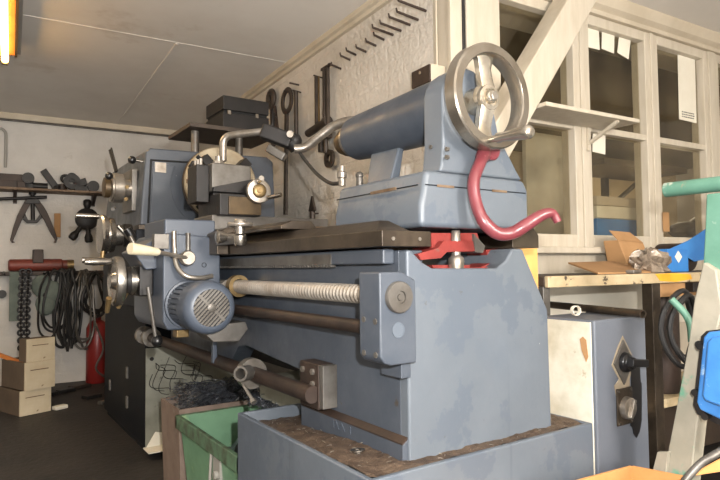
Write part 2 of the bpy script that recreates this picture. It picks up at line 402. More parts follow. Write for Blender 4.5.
struct('trim_16', MB().box((1.612,YW-.012,.82), (XR,YW,.9)), CREAM, bev=.004)
struct('trim_17', MB().box((1.612,YW-.012,.58), (3.0,YW-.001,.79)), PAPER, bev=.002)
# diagonal brace from ceiling to corner post
a = rat(583,-14,'y',1.56); b = rat(505,121,'y',1.56)
d = (b-a).normalized()
solo('brace', MB().bar(a-d*.0, b+d*.22, .12, .105, (0,1,0)), CREAM, 'thick cream diagonal timber brace rising to the ceiling before the first window', 'beam', room=True, bev=.006)
# shelf across the first two windows
sh = thing('window_shelf', 'narrow painted shelf fixed across the middle of the windows', 'shelf', (2.05,1.55,1.44), room=True)
bk_ = rat(605,131,'y',YW-.013); fr_ = rat(640,124,'x',bk_.x); zsf = bk_.z
part('shelf_board', MB().box((rat(541,108,'y',1.5).x,fr_.y,zsf), (bk_.x,YW-.013,zsf+.016)), CREAM, sh, .003)
for x in (bk_.x-.12,):
    part('bracket', MB().bar((x,1.49,zsf-.002), (x,YW-.02,zsf-.07), .014, .012).bar((x,YW-.02,zsf-.001), (x,YW-.02,zsf-.10), .02, .01,(0,1,0)), CREAM, sh)
print('SHELF', fr_, bk_)
# papers on the glass
def paper(px, py, w, h, tilt, label, group=None, name='paper_note', ma=None):
    c = rat(px, py, 'y', YW+(-.02 if ma else .018)); m = MB()
    ca, sa = math.cos(tilt), math.sin(tilt)
    m.obox(c, Vector((ca,0,sa))*w/2, Vector((0,1,0))*.001, Vector((-sa,0,ca))*h/2)
    o = solo(name, m, ma or PAPER, label, 'tape' if ma else 'paper', group, True)
    return o, c
G = 'small notes taped inside the second window'
paper(593, 38, .082, .095, .03, 'small white note, leftmost of three in the second window', G)
paper(608, 41, .086, .095, -.08, 'small white note, middle of three in the second window', G)
paper(624, 46, .082, .1, -.22, 'small tilted white note, rightmost of three in the second window', G)
paper(599, 142, .085, .1, -.06, 'small white note below the shelf, top left of the lower second pane')
o, c = paper(687, 85, .15, .37, -.02, 'long white printed sheet hanging in the upper pane of the third window', name='printed_sheet')
tx = MB()
for r_ in range(3):
    x = -.055
    while x < .05:
        l = random.uniform(.006, .018); tx.box((c.x+x,c.y-.0022,c.z-.145-.012*r_), (c.x+x+l,c.y-.0012,c.z-.14-.012*r_)); x += l+.006
part('printed_lines', tx, IRON, o)
paper(666, 222, .05, .09, 0, 'brown tape patch on the frame between the second and third windows', name='tape_patch', ma=CARDB)
# beyond the glass
s2 = thing('wall_shelf', 'brown wall shelf on a black bracket beyond the second window', 'shelf', (2.95,YN-.2,1.33), room=True)
p = rat(598,166,'y',YN-.3); q = rat(640,158,'y',YN-.3)
part('shelf_board', MB().box((p.x-.1,YN-.42,p.z-.01), (q.x+.35,YN-.001,p.z+.03)), DBROWN, s2)
part('bracket', MB().box((p.x+.42,YN-.04,p.z-.33), (p.x+.46,YN-.001,p.z-.011)).bar((p.x+.44,YN-.02,p.z-.25), (p.x+.44,YN-.36,p.z-.02), .03, .02), IRON, s2)
struct('wall_inner_dark_fill', MB().box((XB+.12,YW+.42,1.60), (XR,YN-.001,ZC)), DBROWN)  # invented boarding, put in so the upper panes look dark
# books on the inner sill
zz = .99
for k, (h, m_, l_) in enumerate(((.085,BLUEP,'blue book at the bottom of the pile behind the second window'), (.06,PAPER,'white book in the middle of the pile behind the second window'), (.045,CREAM2,'cream book on top of the pile behind the second window'))):
    p = rat(594,232,'y',YW+.14); 
    solo('book', MB().box((p.x,YW+.12,zz), (p.x+.33-.015*k,YW+.3,zz+h-.002)), m_, l_, 'book', 'books on the inner window sill', True, .004)
    zz += h
struct('trim_18', MB().box((XB+.12,YW+.101,.95), (XR,YW+.34,.99)), SHELFW)
p = rat(539,165,'y',2.3)
solo('board', MB().box((p.x-.1,2.3,0), (p.x+.27,2.33,p.z+.22)), PAPER, 'pale board leaning in the room beyond the first window', 'board', room=True, bev=.004)
p = rat(690,222,'y',YW+.2)
solo('bundle', MB().ball((p.x,YW+.22,1.04), .1, 14, (1.3,.8,.5)).ball((p.x+.16,YW+.22,1.06), .09, 14, (1,.8,.8)), IRONB, 'dark bundle behind the lower pane of the third window', 'bundle', room=True)
# fluorescent light on the ceiling (upper left)
def light_fitting(loc, label):
    x, y, z = loc
    o = thing('ceiling_light', label, 'light', loc, room=True)
    part('batten', MB().box((x-.05,y-.62,z-.05), (x+.07,y+.60,z)), GREYP, o, .004)
    part('reflector', MB().box((x-.045,y-.6,z-.058), (x+.042,y+.6,z-.051)), OWOOD, o)  # orange base colour stands in for the tube's warm glow
    part('lip', MB().box((x+.0425,y-.6,z-.066), (x+.054,y+.6,z-.0505)), IRONB, o)
    part('tube', MB().cyl((x,y-.58,z-.088), (x,y+.60,z-.088), .016), TUBE, o)
    for s in (-1, 1): part('lamp_holder', MB().box((x-.014,y+s*.602,z-.108), (x+.014,y+s*.622,z-.0512)), BLACK, o)
    return o
p = rat(5,60,'z',ZC-.088)
p_light = Vector((p.x,p.y-.6,ZC))
light_fitting((p.x,p.y-.6,ZC), 'warm fluorescent ceiling light at the upper left corner')
# ================================================================== THE LATHE (lathe frame = world axes)
L = thing('lathe', 'large worn blue-grey engine lathe standing across the workshop', 'lathe', (.95,1.9,0))
AX, AZ = .95, 1.235                   # spindle axis
# --- swarf-tray plinth under the tailstock end
o_ = [(.634,.912),(1.316,.912),(1.316,1.55),(.634,1.55)]; i_ = [(.648,.926),(1.302,.926),(1.302,1.536),(.648,1.536)]
tr = MB().add([(*p,0) for p in o_]+[(*p,.465) for p in o_]+[(*p,.465) for p in i_]+[(*p,.42) for p in i_], [(0,1,2,3),(12,13,14,15)]+[(a+k,a+(k+1) % 4,b+(k+1) % 4,b+k) for a, b in ((0,4),(4,8),(8,12)) for k in range(4)])
tray = part('plinth_tray', tr, PAINT_F, L, .004)
def chipz(x, y):
    b = .465-.030*max(0, (y-1.1)/.43)**1.2
    return b+.002*math.sin(x*61+y*37)*math.sin(y*53-x*29)+random.uniform(-.0015,.0015)-(.002 if y < .95 else 0)
part('chip_layer', MB().grid(.648,1.302,.926,1.536,60,60,chipz), CHIPS, tray, kind='stuff')
cl = MB()
for k in range(260):
    x, y = random.uniform(.655,1.28), random.uniform(.93,1.52); z = chipz(x,y)+.002
    a = random.uniform(0,6.28); d = Vector((math.cos(a),math.sin(a),random.uniform(-.2,.3)))*random.uniform(.002,.007)
    cl.tube([Vector((x,y,z))-d, Vector((x,y,z+.001)), Vector((x,y,z))+d], .0007, 4)
part('bright_chips', cl, STEEL, tray, kind='stuff')
part('washer', MB().ring((.715,1.075,.465), (0,.1,1), .016, .008, .003), CHROME, tray)
# --- foot under the tailstock end with its cut-out
fx = [(.765,.44),(.765,.897),(.778,.897),(.806,.872),(.836,.858),(1.033,.856),(1.062,.872),(1.089,.902),(1.124,.902),(1.165,.83),(1.212,.75),(1.216,.44)]
foot = part('bed_foot', MB().prism(fx, 'y', .958, 1.42), PAINT_F, L, .006)
part('foot_ledge', MB().prism([(.768,.44),(.752,.44),(.752,.497),(.768,.507)], 'y', .964, 1.40), PAINT, foot, .002)
part('rust_strip', MB().prism([(.765,.506),(.7515,.4965),(.7515,.4995),(.765,.511)], 'y', .964, 1.40), IRONB, foot)
for y, kind in ((1.235,0),(1.21,1),(1.185,1),(1.16,0)):
    cs = MB().bar((.7515,y,.475), (.7515,y+(.012 if kind else 0),.492), .003, .003)      # raised cast strokes on the ledge
    if kind: cs.bar((.7515,y+.012,.492), (.7515,y+.02,.475), .003, .003)
    part('cast_mark', cs, PAINT, foot)
# --- bed webs with the arched opening
web = [(.985,.897),(2.62,.897),(2.62,.50),(2.08,.53),(1.99,.527),(1.92,.545),(1.86,.60),(1.80,.612),(1.412,.584),(1.44,.51),(.985,.51)]
bed = part('bed', MB().prism(web, 'x', .7642, .83), PAINT, L, .002)
part('rear_web', MB().prism([(1.40,.897),(2.62,.897),(2.62,.45),(1.40,.45)], 'x', 1.1, 1.16), IRON, bed, .003)  # dark iron stands in for the shade under the bed
part('cross_rib', MB().box((.83,1.5,.66), (1.1,1.54,.89)), PAINT, bed)
part('cross_rib', MB().box((.83,2.1,.62), (1.1,2.14,.89)), PAINT, bed)
part('chip_chute', MB().prism([(1.5,.40),(1.5,.47),(1.62,.505),(1.85,.50),(1.95,.47),(1.95,.40)], 'x', .88, 1.05), CAB, bed, .008)
part('red_inside', MB().box((.835,1.70,.585), (.86,1.83,.625)), RED, bed)
part('bed_lip', MB().box((.735,1.0,.868), (.765,2.62,.9)), PAINT, bed, .004)
# --- ways
part('front_way', MB().prism([(.702,.904),(.702,.937),(.832,.937),(.832,.904)], 'y', .958, 2.62), OILY, L, .0015)
part('vee_ridge', MB().loft([(.708,.985,.9372),(.742,1.02,.962),(.766,1.02,.962),(.80,.985,.9372)], [(.708,2.6,.9372),(.742,2.6,.962),(.766,2.6,.962),(.80,2.6,.9372)]), OILY, L, .001)
part('rear_way', MB().prism([(1.092,.904),(1.092,.937),(1.13,.938),(1.15,.956),(1.168,.956),(1.188,.936),(1.188,.904)], 'y', .962, 2.62), OILY, L, .0015)
for x in (.73, .80): part('way_screw', MB().cyl((x,.9585,.92), (x,.956,.92), .004, n=10), STEEL, L)
rk = MB().box((.733,1.21,.869), (.75,2.5,.893))
for k in range(90): rk.box((.734,1.215+k*.014,.862), (.75,1.222+k*.014,.869))
part('rack', rk, GREYST, L)
# --- tailstock
ts = part('tailstock', MB().prism([(.812,1.02),(.805,.995),(.805,.946),(1.150,.946),(1.150,1.045),(1.135,1.07),(.822,1.07)], 'y', .958, 1.31), PAINT_F, L, .012)
# barrel casting with front and rear pedestals, daylight between
bp = [(0,.001),(0,.055),(.006,.062),(.04,.065),(.38,.074),(.45,.078)]
part('tailstock_barrel', MB().rev((AX,1.415,AZ), (0,-1,0), bp, 40), PAINT, ts)
pd = MB().loft([(.893,1.185,1.068),(.925,1.185,1.068),(.925,1.29,1.068),(.893,1.29,1.068)], [(.932,1.19,1.178),(.95,1.19,1.178),(.95,1.32,1.178),(.932,1.32,1.178)])
part('front_pedestal', pd, PAINT_F, ts, .006)
A = [(.86,1.069),(1.128,1.069),(1.11,1.09),(1.05,1.17),(1.033,1.235)]+[(AX+.079*math.cos(R(t)), AZ+.079*math.sin(R(t))) for t in (15,35,55,75,95,115,135,155,172)]+[(.871,1.13),(.866,1.085)]
part('rear_pedestal', MB().prism(A, 'y', .958, 1.024), PAINT_F, ts, .006)
for x, y in ((431,147),(447,149),(447,157)):
    p = at(x,y,'x',.87); part('block_screw', MB().cyl((.874,min(p.y,1.015),p.z), (.867,min(p.y,1.015),p.z), .005, n=8), GREYST, ts)
part('seam_strip', MB().box((.818,.9570,1.036), (1.138,.9580,1.0385)).box((.8065,.970,1.036), (.8085,1.298,1.0385)), PAINT_D, ts)
for x0_, x1_ in ((.85,.90),(1.02,1.07)): part('seam_rust', MB().box((x0_,.9555,1.034), (x1_,.9566,1.0395)), RUSTY, ts)
part('seam_rust', MB().box((.8020,1.04,1.034), (.8036,1.14,1.0405)), RUSTY, ts)
part('quill', MB().rev((AX,1.415,AZ), (0,1,0), [(0,.05),(.012,.05),(.014,.044),(.05,.043),(.052,.036),(.075,.034),(.078,.02)], 28), BRONZE, ts)
part('quill_ring', MB().ring((AX,1.42,AZ), (0,1,0), .052, .04, .014), STEEL, ts)
oil = MB().cyl((.87,1.285,1.069), (.87,1.285,1.10), .009).ball((.87,1.285,1.104), .011)
part('oiler', oil, GREYST, ts)
# handwheel
WY = .895; HX = AX+.012
hw = MB().rev((HX,WY+.03,AZ), (0,-1,0), [(0,.093),(0,.114),(.004,.1175),(.032,.1175),(.036,.114),(.036,.096),(.032,.093),(0,.093)], 64)
hw.f = [f for f in hw.f if len(f) <= 4]
hwo = part('tailstock_handwheel', hw, RIM, ts)
for k in range(2):
    a = (R(94), R(262))[k]; e = Vector((math.cos(a),0,math.sin(a))); n = Vector((-math.sin(a),0,math.cos(a)))
    c0 = Vector((HX,WY+.018,AZ))
    def sec(r, wd, th, dy): return [c0+e*r+n*wd+Vector((0,dy-th,0)), c0+e*r+n*wd*.6+Vector((0,dy-th*1.4,0)), c0+e*r-n*wd*.6+Vector((0,dy-th*1.4,0)), c0+e*r-n*wd+Vector((0,dy-th,0)), c0+e*r-n*wd+Vector((0,dy+th,0)), c0+e*r+n*wd+Vector((0,dy+th,0))]
    secs = [sec(.018,.021,.008,-.002), sec(.04,.019,.0075,.002), sec(.065,.018,.007,.004), sec(.085,.023,.007,.002), sec(.099,.032,.007,.0)]
    vs = [v for q2 in secs for v in q2]; fs = [tuple(range(6)), tuple(reversed(range(24,30)))]
    fs += [(a*6+k2, a*6+(k2+1) % 6, a*6+6+(k2+1) % 6, a*6+6+k2) for a in range(4) for k2 in range(6)]
    m = MB().add(vs, fs)
    part('spoke', m, POLISH, hwo, 0, 35)
part('hub', MB().rev((HX,WY+.06,AZ), (0,-1,0), [(0,.03),(.03,.03),(.034,.033),(.05,.031),(.054,.028),(.055,.021),(.050,.02),(.050,.015),(.058,.015),(.062,.012),(.062,.001)], 32), POLISH, hwo)
part('hub_nut', MB().rev((HX,WY-.001,AZ), (0,-1,0), [(0,.011),(.006,.011),(.008,.009),(.008,.001)], 6), STEEL, hwo, 0, 20)
ka = Vector((.998,.865,1.166)); ha = at(497,138,'y',.862); hb = at(533,131,'y',.765)
hd = (hb-ha).normalized(); hl = (hb-ha).length
ha = at(497,138,'y',.868)
part('crank_handle', MB().rev(ha, hb-ha, [(-.02,.007),(0,.007),(.003,.011),(.012,.0105),(.02,.0095),(hl*.55,.0125),(hl*.85,.0145),(hl-.004,.0145),(hl,.012),(hl+.003,.008),(hl+.003,.001)], 24), RIM, hwo)
# red clamp lever
pts = [(484,153,.935),(480,163,.925),(474,180,.92),(475,199,.915),(483,220,.90),(497,233,.885),(512,233,.87),(526,225,.85),(540,216,.835),(549,213,.825),(554,215,.82),(558,222,.815)]
P = [at(x,y,'y',Y) for x, y, Y in pts]
cc = curve(P, 6); N = len(cc)
def lr(t): return .016 if t < .05 else (.0135 if t < .35 else (.0145 if t < .62 else .0145-.006*(t-.62)/.38))
part('clamp_lever', MB().tube(cc, [lr(i/(N-1)) for i in range(N)], 14), LEVER, ts)
lb = MB().rev(at(483,152,'y',.965), (0,-1,0), [(0,.024),(.03,.024),(.034,.02),(.034,.001)], 24)
part('lever_boss', lb, LEVER, ts)
# red clamp shoe and bolt in the cut-out
cp = MB()
def q(x, y, Y): return at(x, y, 'y', Y)
def slab(pts, Y0, Y1):
    m = [tuple(q(x,y,Y0)) for x, y in pts]; b = [(p[0],Y1,p[2]) for p in m]; cp.loft(m, b)
slab([(431,233),(477,233),(480,242),(478,252),(432,252)], .992, 1.06)
slab([(438,248),(444,241),(473,241),(475,251),(447,252),(441,258),(421,260),(418,254)], .972, .991)
slab([(486,250),(508,247),(507,257),(488,258)], 1.03, 1.1)
slab([(432,265),(470,265),(470,269),(434,269)], .995, 1.2)
slab([(479,268),(495,261),(496,268)], 1.0, 1.06)
part('clamp_shoe', cp, RED, ts)
part('red_floor', MB().box((.838,.985,.8562), (1.03,1.38,.858)), RED, foot)
cp = MB(); slab([(474,234),(485,246),(483,253),(475,252)], .985, 1.05); part('steel_wedge', cp, GREYST, ts)
c0 = at(461,240,'y',.968); 
part('clamp_bolt', MB().rev((c0.x,.985,.853), (0,0,1), [(0,.0165),(.012,.018),(.026,.018),(.03,.015),(.034,.0105),(.088,.0105),(.09,.009),(.09,.001)], 20), STEEL, ts)
# --- leadscrew, feed rod, bracket
sx, sz = .716, .804
lsprof = []
y = .99; t0 = 0
while t0 < .84:
    lsprof += [(t0,.0172),(t0+.004,.0212),(t0+.009,.0212),(t0+.012,.0172)]; t0 += .0145
lsprof += [(.86,.0195),(1.62,.0195)]
part('leadscrew', MB().rev((sx,.99,sz), (0,1,0), lsprof, 24), SCREW, L)
part('feed_rod', MB().cyl((sx,.99,.734), (sx,2.62,.73), .0155), IRONB, L)
br = [(.674,.688),(.684,.674),(.70,.668),(.765,.668),(.765,.835),(.742,.846),(.728,.852),(.674,.852)]
bk = part('leadscrew_bracket', MB().prism(br, 'y', .93, 1.003), PAINT, L, .004)
part('side_flange', MB().box((.74,.95,.635), (.7655,1.02,.69)), PAINT, bk, .002)
part('cap_plate', MB().rev((sx+.002,.931,sz-.002), (0,-1,0), [(0,.0315),(.010,.0315),(.012,.030),(.012,.013),(.008,.012),(.008,.007),(.011,.006),(.011,.001)], 36), GREYST, bk)
part('plug', MB().ring((sx+.002,.9308,.737), (0,-1,0), .0155, .0133, .0025).rev((sx+.002,.9305,.737), (0,-1,0), [(0,.0134),(.0015,.0134),(.0015,.001)]), PAINT_F, bk)
for y, z in ((.945,.755),(.985,.757),(.945,.69),(.985,.69)): part('socket_screw', MB().rev((.675,y,z), (-1,0,0), [(0,.006),(.003,.006),(.003,.001)], 12), GREYST, bk)
# --- control shaft below with its bearing plate
px_, pz_ = .71, .553
pl = MB().box((.70,1.235,.545), (.766,1.262,.632))
bpl = part('bearing_plate', MB().box((.722,1.255,.515), (.766,1.35,.625)), IRONB, L, .003)
part('lit_end', MB().box((.724,1.236,.520), (.765,1.2551,.624)), GREYST, bpl, .002)  # paler steel paints in the flash light on this end
for y, z in ((1.28,.605),(1.33,.605),(1.28,.575),(1.33,.54)): part('bolt', MB().rev((.722,y,z), (-1,0,0), [(0,.008),(.006,.008),(.006,.001)], 6), STEEL, bpl)
part('control_shaft', MB().cyl((px_,1.262,pz_), (px_,2.95,pz_), .021), IRONB, L)
for y in (2.72, 2.84): part('shaft_collar', MB().ring((px_,y,pz_), (0,1,0), .041, .02, .03), STEEL, L)
cy = 1.615
cb = part('clutch_collar', MB().ring((px_,cy,pz_), (0,1,0), .044, .02, .028), STEEL, L)
part('stub_tube', MB().ring((px_-.03,cy-.035,pz_+.012), (-.75,-.65,.1), .021, .015, .05), GREYST, cb)
p0 = Vector((px_-.03,cy,pz_-.03)); part('peg', MB().cyl(p0, p0+Vector((.01,-.04,-.035)), .005).cyl(p0+Vector((.010,-.04,-.035)), p0+Vector((.011,-.048,-.042)), .009), STEEL, cb)
# --- saddle and slides
sad = part('saddle', MB().prism([(.662,.905),(.662,.975),(.70,.992),(1.2,.992),(1.2,.905),(1.19,.905),(1.19,.964),(.70,.964),(.70,.905)], 'y', 1.78, 2.2), OILY, L, .003)
part('saddle_wing', MB().prism([(.705,.966),(.705,.975),(.74,.99),(.80,.99),(.82,.966)], 'y', 1.42, 1.78), OILY, sad, .002)
part('saddle_wing', MB().prism([(1.09,.966),(1.09,.98),(1.12,.985),(1.185,.985),(1.19,.966)], 'y', 1.45, 1.78), RUSTY, sad, .002)
part('rust_top', MB().box((.83,1.78,.992), (1.19,2.0,1.004)), RUSTY, sad, .002)
cs_ = part('cross_slide', MB().box((.70,1.93,.992), (1.16,2.12,1.045)), GREYST, L, .004)
a = at(225,216,'y',1.93); b = at(257,199,'y',1.93)
part('slide_block', MB().box((a.x-.03,1.90,a.z), (b.x,2.12,b.z+.01)), IRON, cs_, .004)
part('bronze_gib', MB().box((a.x,1.893,a.z+.004), (b.x,1.90,b.z)), BRONZE, cs_, .002)
a = at(212,193,'y',1.97); b = at(251,166,'y',1.97)
tp = part('tool_post', MB().box((a.x,1.97,a.z+.006), (b.x,2.1,b.z)), GREYST, L, .004)
part('side_block', MB().box((a.x-.045,2.0,a.z-.03), (a.x,2.1,b.z-.005)), IRON, tp, .003)
part('under_block', MB().box((a.x+.01,1.985,a.z-.05), (b.x+.03,2.1,a.z+.006)), IRON, tp, .003)
part('clamp_wedge', MB().prism([(a.x+.0,a.z+.02),(b.x,b.z-.05),(b.x,a.z+.004),(a.x,a.z+.004)], 'y', 1.955, 1.972), IRON, tp, .002)
part('clamp_stud', MB().cyl((a.x+.045,2.03,b.z), (a.x+.045,2.03,b.z+.035), .012).rev((a.x+.045,2.03,b.z+.001), (0,0,1), [(0,.02),(.016,.02),(.016,.001)], 6), STEEL, tp)
for k in range(3): part('tool_screw', MB().cyl((a.x-.022,2.02+.03*k,b.z-.006), (a.x-.022,2.02+.03*k,b.z+.02), .006, n=8), STEEL, tp)
# compound slide and its dial (faces the tailstock)
c0 = at(260,191,'y',1.87)
cpd = part('compound_slide', MB().cyl((c0.x+.02,2.12,c0.z-.008), (c0.x,1.89,c0.z), .036), IRON, L)
part('slide_body', MB().box((c0.x-.055,1.99,c0.z-.07), (c0.x+.05,2.16,c0.z+.02)), IRON, cpd, .006)
part('dial', MB().rev((c0.x,1.89,c0.z), (-.12,-1,.03), [(0,.030),(0,.041),(.004,.043),(.016,.043),(.02,.040),(.021,.026),(.016,.024)], 36), STEEL, cpd)
part('dial_core', MB().rev((c0.x,1.888,c0.z), (-.12,-1,.03), [(0,.024),(.022,.023),(.026,.018),(.026,.010),(.03,.009),(.03,.001)], 24), BRASS, cpd)
h0 = Vector((c0.x+.028,1.86,c0.z-.022)); part('handle_stub', MB().tube([h0, h0+Vector((.01,-.03,.002)), h0+Vector((.022,-.052,.006))], .0075), CHROME, cpd)
h0 = Vector((c0.x-.008,1.86,c0.z+.034)); part('index_stub', MB().cyl(h0, h0+Vector((-.004,-.03,.005)), .009), CHROME, cpd)
# horizontal disc dial at the front of the saddle
d0 = at(240,225,'y',1.62)
dd = part('disc_dial', MB().rev((d0.x,1.62,d0.z-.005), (0,0,1), [(0,.036),(.003,.038),(.008,.038),(.011,.035),(.012,.018),(.018,.017),(.022,.014),(.022,.001)], 40), STEEL, L)
part('spindle', MB().rev((d0.x,1.62,d0.z-.06), (0,0,1), [(0,.016),(.012,.02),(.028,.02),(.034,.014),(.055,.014)], 20), CHROME, dd)
e0 = at(216,237,'y',1.70); part('cross_knob', MB().rev(e0, (1,0,0), [(0,.012),(.004,.02),(.02,.018),(.03,.013),(.05,.012),(.075,.012),(.075,.001)], 24), CHROME, dd)
part('dial_arm', MB().box((d0.x-.012,1.62,d0.z-.055), (d0.x+.012,1.79,d0.z-.03)), GREYST, dd, .003)
# --- apron gear box with flange motor
apr = part('apron', MB().prism([(.515,.70),(.53,.672),(.66,.667),(.70,.70),(.70,.93),(.66,.965),(.53,.975),(.515,.955)], 'y', 1.85, 2.22), PAINT_N, L, .006)
part('upper_housing', MB().box((.525,1.87,.93), (.69,2.12,1.02)), PAINT_N, apr, .006)
a = at(154,249,'y',1.845); b = at(169,234,'y',1.845)
part('corner_plate', MB().box((a.x,1.842,a.z), (b.x,1.87,b.z)), GREYST, apr, .002)
sp = [at(x,y,'y',1.93) for x, y in ((133,252),(153,240),(163,236),(163,268),(146,270))]
part('side_wing', MB().prism([(p.x,p.z) for p in sp], 'y', 1.93, 2.1), PAINT_N, apr, .004)
_g = at(212,308,'y',1.64); MX, MZ = _g.x, _g.z
q_ = .78; MF = 1.64
mo = part('motor', MB().rev((MX,1.85,MZ), (0,-1,0), [(0,.098*q_),(.012,.098*q_),(.014,.080*q_),(.155,.080*q_),(.155,.001)], 40), PAINT_N, apr)
for k in range(28):
    a = 2*PI*k/28; e = Vector((math.cos(a),0,math.sin(a)))
    part('cooling_fin', MB().bar(Vector((MX,1.837,MZ))+e*.088*q_, Vector((MX,1.71,MZ))+e*.088*q_, .012, .004, e), PAINT_N, mo)
part('fan_cover', MB().rev((MX,1.722,MZ), (0,-1,0), [(0,.095*q_),(0,.1*q_),(.05,.1*q_),(.066,.097*q_),(.076,.088*q_),(.082,.074*q_),(.0825,.069*q_),(.078,.069*q_),(.078,.001)], 48), PAINT_N, mo)
gr = MB(); s_ = 1/math.sqrt(2)
for k in range(-5, 6):
    o_ = k*.0118*q_; hl = math.sqrt(max(0, (.069*q_)**2-o_**2))
    dv = Vector((s_,0,s_)); nv = Vector((-s_,0,s_)); gr.obox(Vector((MX,1.6415,MZ))+nv*o_, dv*hl, nv*.0036*q_, Vector((0,.0015,0)))
gr.rev((MX,1.642,MZ), (0,-1,0), [(0,.016*q_),(.004,.016*q_),(.005,.013*q_),(.005,.001)], 20)
gr.obox((MX,1.641,MZ), Vector((-s_,0,s_))*.069*q_, Vector((s_,0,s_))*.005*q_, Vector((0,.0015,0)))
part('fan_grille', gr, GREYST, mo)
part('grille_back', MB().rev((MX,1.6445,MZ), (0,-1,0), [(0,.0685*q_),(.0008,.0685*q_),(.0008,.001)], 40), BLACK, mo)
a = at(196,333,'y',1.80); part('terminal_box', MB().prism([(a.x,a.z),(a.x+.02,a.z-.02),(a.x+.10,a.z-.024),(a.x+.13,a.z+.012),(a.x+.12,a.z+.035),(a.x+.01,a.z+.03)], 'y', 1.70, 1.80), GREYST, mo, .003)
part('bottom_lug', MB().box((.56,1.86,.645), (.60,1.90,.67)), BRASS, apr, .003)
part('bottom_lug', MB().box((.685,1.88,.55), (.70,1.90,.70)), PAINT_N, apr, .003)
lgp = MB().ring((sx,1.76,sz+.002), (0,-1,0), .034, .022, .03); part('half_nut_ring', lgp, BRASS, apr)
# lever with ivory grip
k0 = at(188,258,'y',1.80)
part('lever_knob', MB().rev((k0.x,1.85,k0.z), (0,-1,0), [(0,.014),(.03,.014),(.032,.022),(.05,.024),(.058,.02),(.058,.001)], 28), STEEL, apr)
g0 = at(157,252,'y',1.76); g1 = at(130,248.5,'y',1.73)
gd = (g1-g0).normalized(); gl = (g1-g0).length
lv = part('feed_lever', MB().cyl((k0.x,1.80,k0.z), g0, .0065), STEEL, apr)
part('ivory_grip', MB().rev(g0, gd, [(-.006,.009),(0,.012),(gl*.6,.0155),(gl-.004,.0172),(gl,.016),(gl,.001)], 24), CREAMP, lv)
part('oil_pipe', MB().tube(curve([at(174,231,'y',1.83), at(174.5,250,'y',1.83), at(177,266,'y',1.82), at(186,276,'y',1.80), at(200,278,'y',1.80), at(212,276,'y',1.82)], 6), .0075), STEEL, apr)
part('oil_pipe', MB().cyl(at(188,233,'y',1.85), at(188,254,'y',1.85), .008), GREYST, apr)
part('ring_mark', MB().ring(at(204,265,'y',1.85), (0,-1,0), .008, .006, .002), PAINT_D, apr)
# apron handwheel (axis towards the operator)
hc = at(124,281,'y',2.0)
hx = hc.x
ah = part('apron_handwheel', MB().rev((.50,2.0,hc.z), (-1,0,0), [(0,.028),(.02,.028),(.022,.036),(.034,.036),(.036,.045),(.06,.045),(.062,.034),(.07,.034),(.072,.07),(.076,.078),(.09,.081),(.10,.078),(.104,.07),(.098,.066),(.09,.03),(.105,.024),(.11,.02),(.11,.001)], 44), CHROME, apr)
part('dark_band', MB().ring((.448,2.0,hc.z), (-1,0,0), .0455, .04, .012), IRON, ah)
part('crank_grip', MB().rev((.40,2.0-.0,hc.z+.062), (-1,-.1,0), [(0,.006),(.01,.006),(.012,.010),(.06,.0115),(.085,.009),(.088,.001)], 20), CHROME, ah)
part('shaft_housing', MB().box((.47,1.96,hc.z-.05), (.516,2.06,hc.z+.05)), IRON, apr, .006)
part('lock_lever', MB().cyl(at(148,287,'y',1.9), at(156,340,'y',1.9), .006), GREYST, apr)
part('lever_ball', MB().ball(at(157,341,'y',1.9), .018), BLACK, apr)
kk = at(107,312,'y',2.0)
part('brass_tip', MB().cyl(kk, kk+Vector((.0,-.03,.045)), .007, .009), BRASS, ah)
kk = at(118,308,'y',2.0)
part('brass_tip', MB().cyl(kk, kk+Vector((.02,-.02,.05)), .007, .009), BRASS, ah)
# --- headstock
HY = 2.62
hp = [(.632,1.05),(.638,1.17),(.655,1.370),(.672,1.390),(1.23,1.402),(1.262,1.38),(1.275,1.05)]
hs = part('headstock', MB().prism(hp, 'y', HY, 3.38), PAINT, L, .008)
part('front_panel', MB().prism([(.672,1.06),(.684,1.33)]+[(.95+.19*math.cos(a), 1.235+.19*math.sin(a)) for a in [R(x) for x in (154,162,170,178,186,194,202,210,218,226,234,242,247)]], 'y', HY-.008, HY+.002), PAINT, hs, .003)
part('groove', MB().prism([(.660,1.055),(.672,1.34),(.84,1.345),(.84,1.337),(.68,1.332),(.668,1.055)], 'y', HY-.003, HY+.002), DARK, hs)
a = at(155,172,'y',2.61); b = at(166,163,'y',2.61)
part('label_plate', MB().box((a.x,2.607,a.z), (b.x,2.613,b.z)), STEEL, hs)
part('base_ledge', MB().box((.62,HY-.02,1.03), (1.28,3.38,1.052)), OILY, hs, .003)
part('side_plate', MB().box((.618,2.72,1.12), (.645,2.9,1.31)), GREYST, hs, .004)
p = at(171,146,'y',3.0); part('filler_cap', MB().cyl((p.x,3.0,1.38), (p.x,3.0,1.41), .022).ball((p.x,3.0,1.41), .022), IRON, hs)
p = at(132,160,'y',2.66)
lv = part('black_knob_lever', MB().cyl((.655,2.66,p.z-.003), p, .006), CHROME, hs); part('knob', MB().ball(p, .018), BLACK, lv)
p = at(110,150,'x',.58); p2 = at(116,172,'x',.60)
part('speed_lever', MB().cyl(p2, p, .007).cyl(p2+Vector((0,-.03,0)), p+Vector((0,-.03,.005)), .004), IRON, hs)
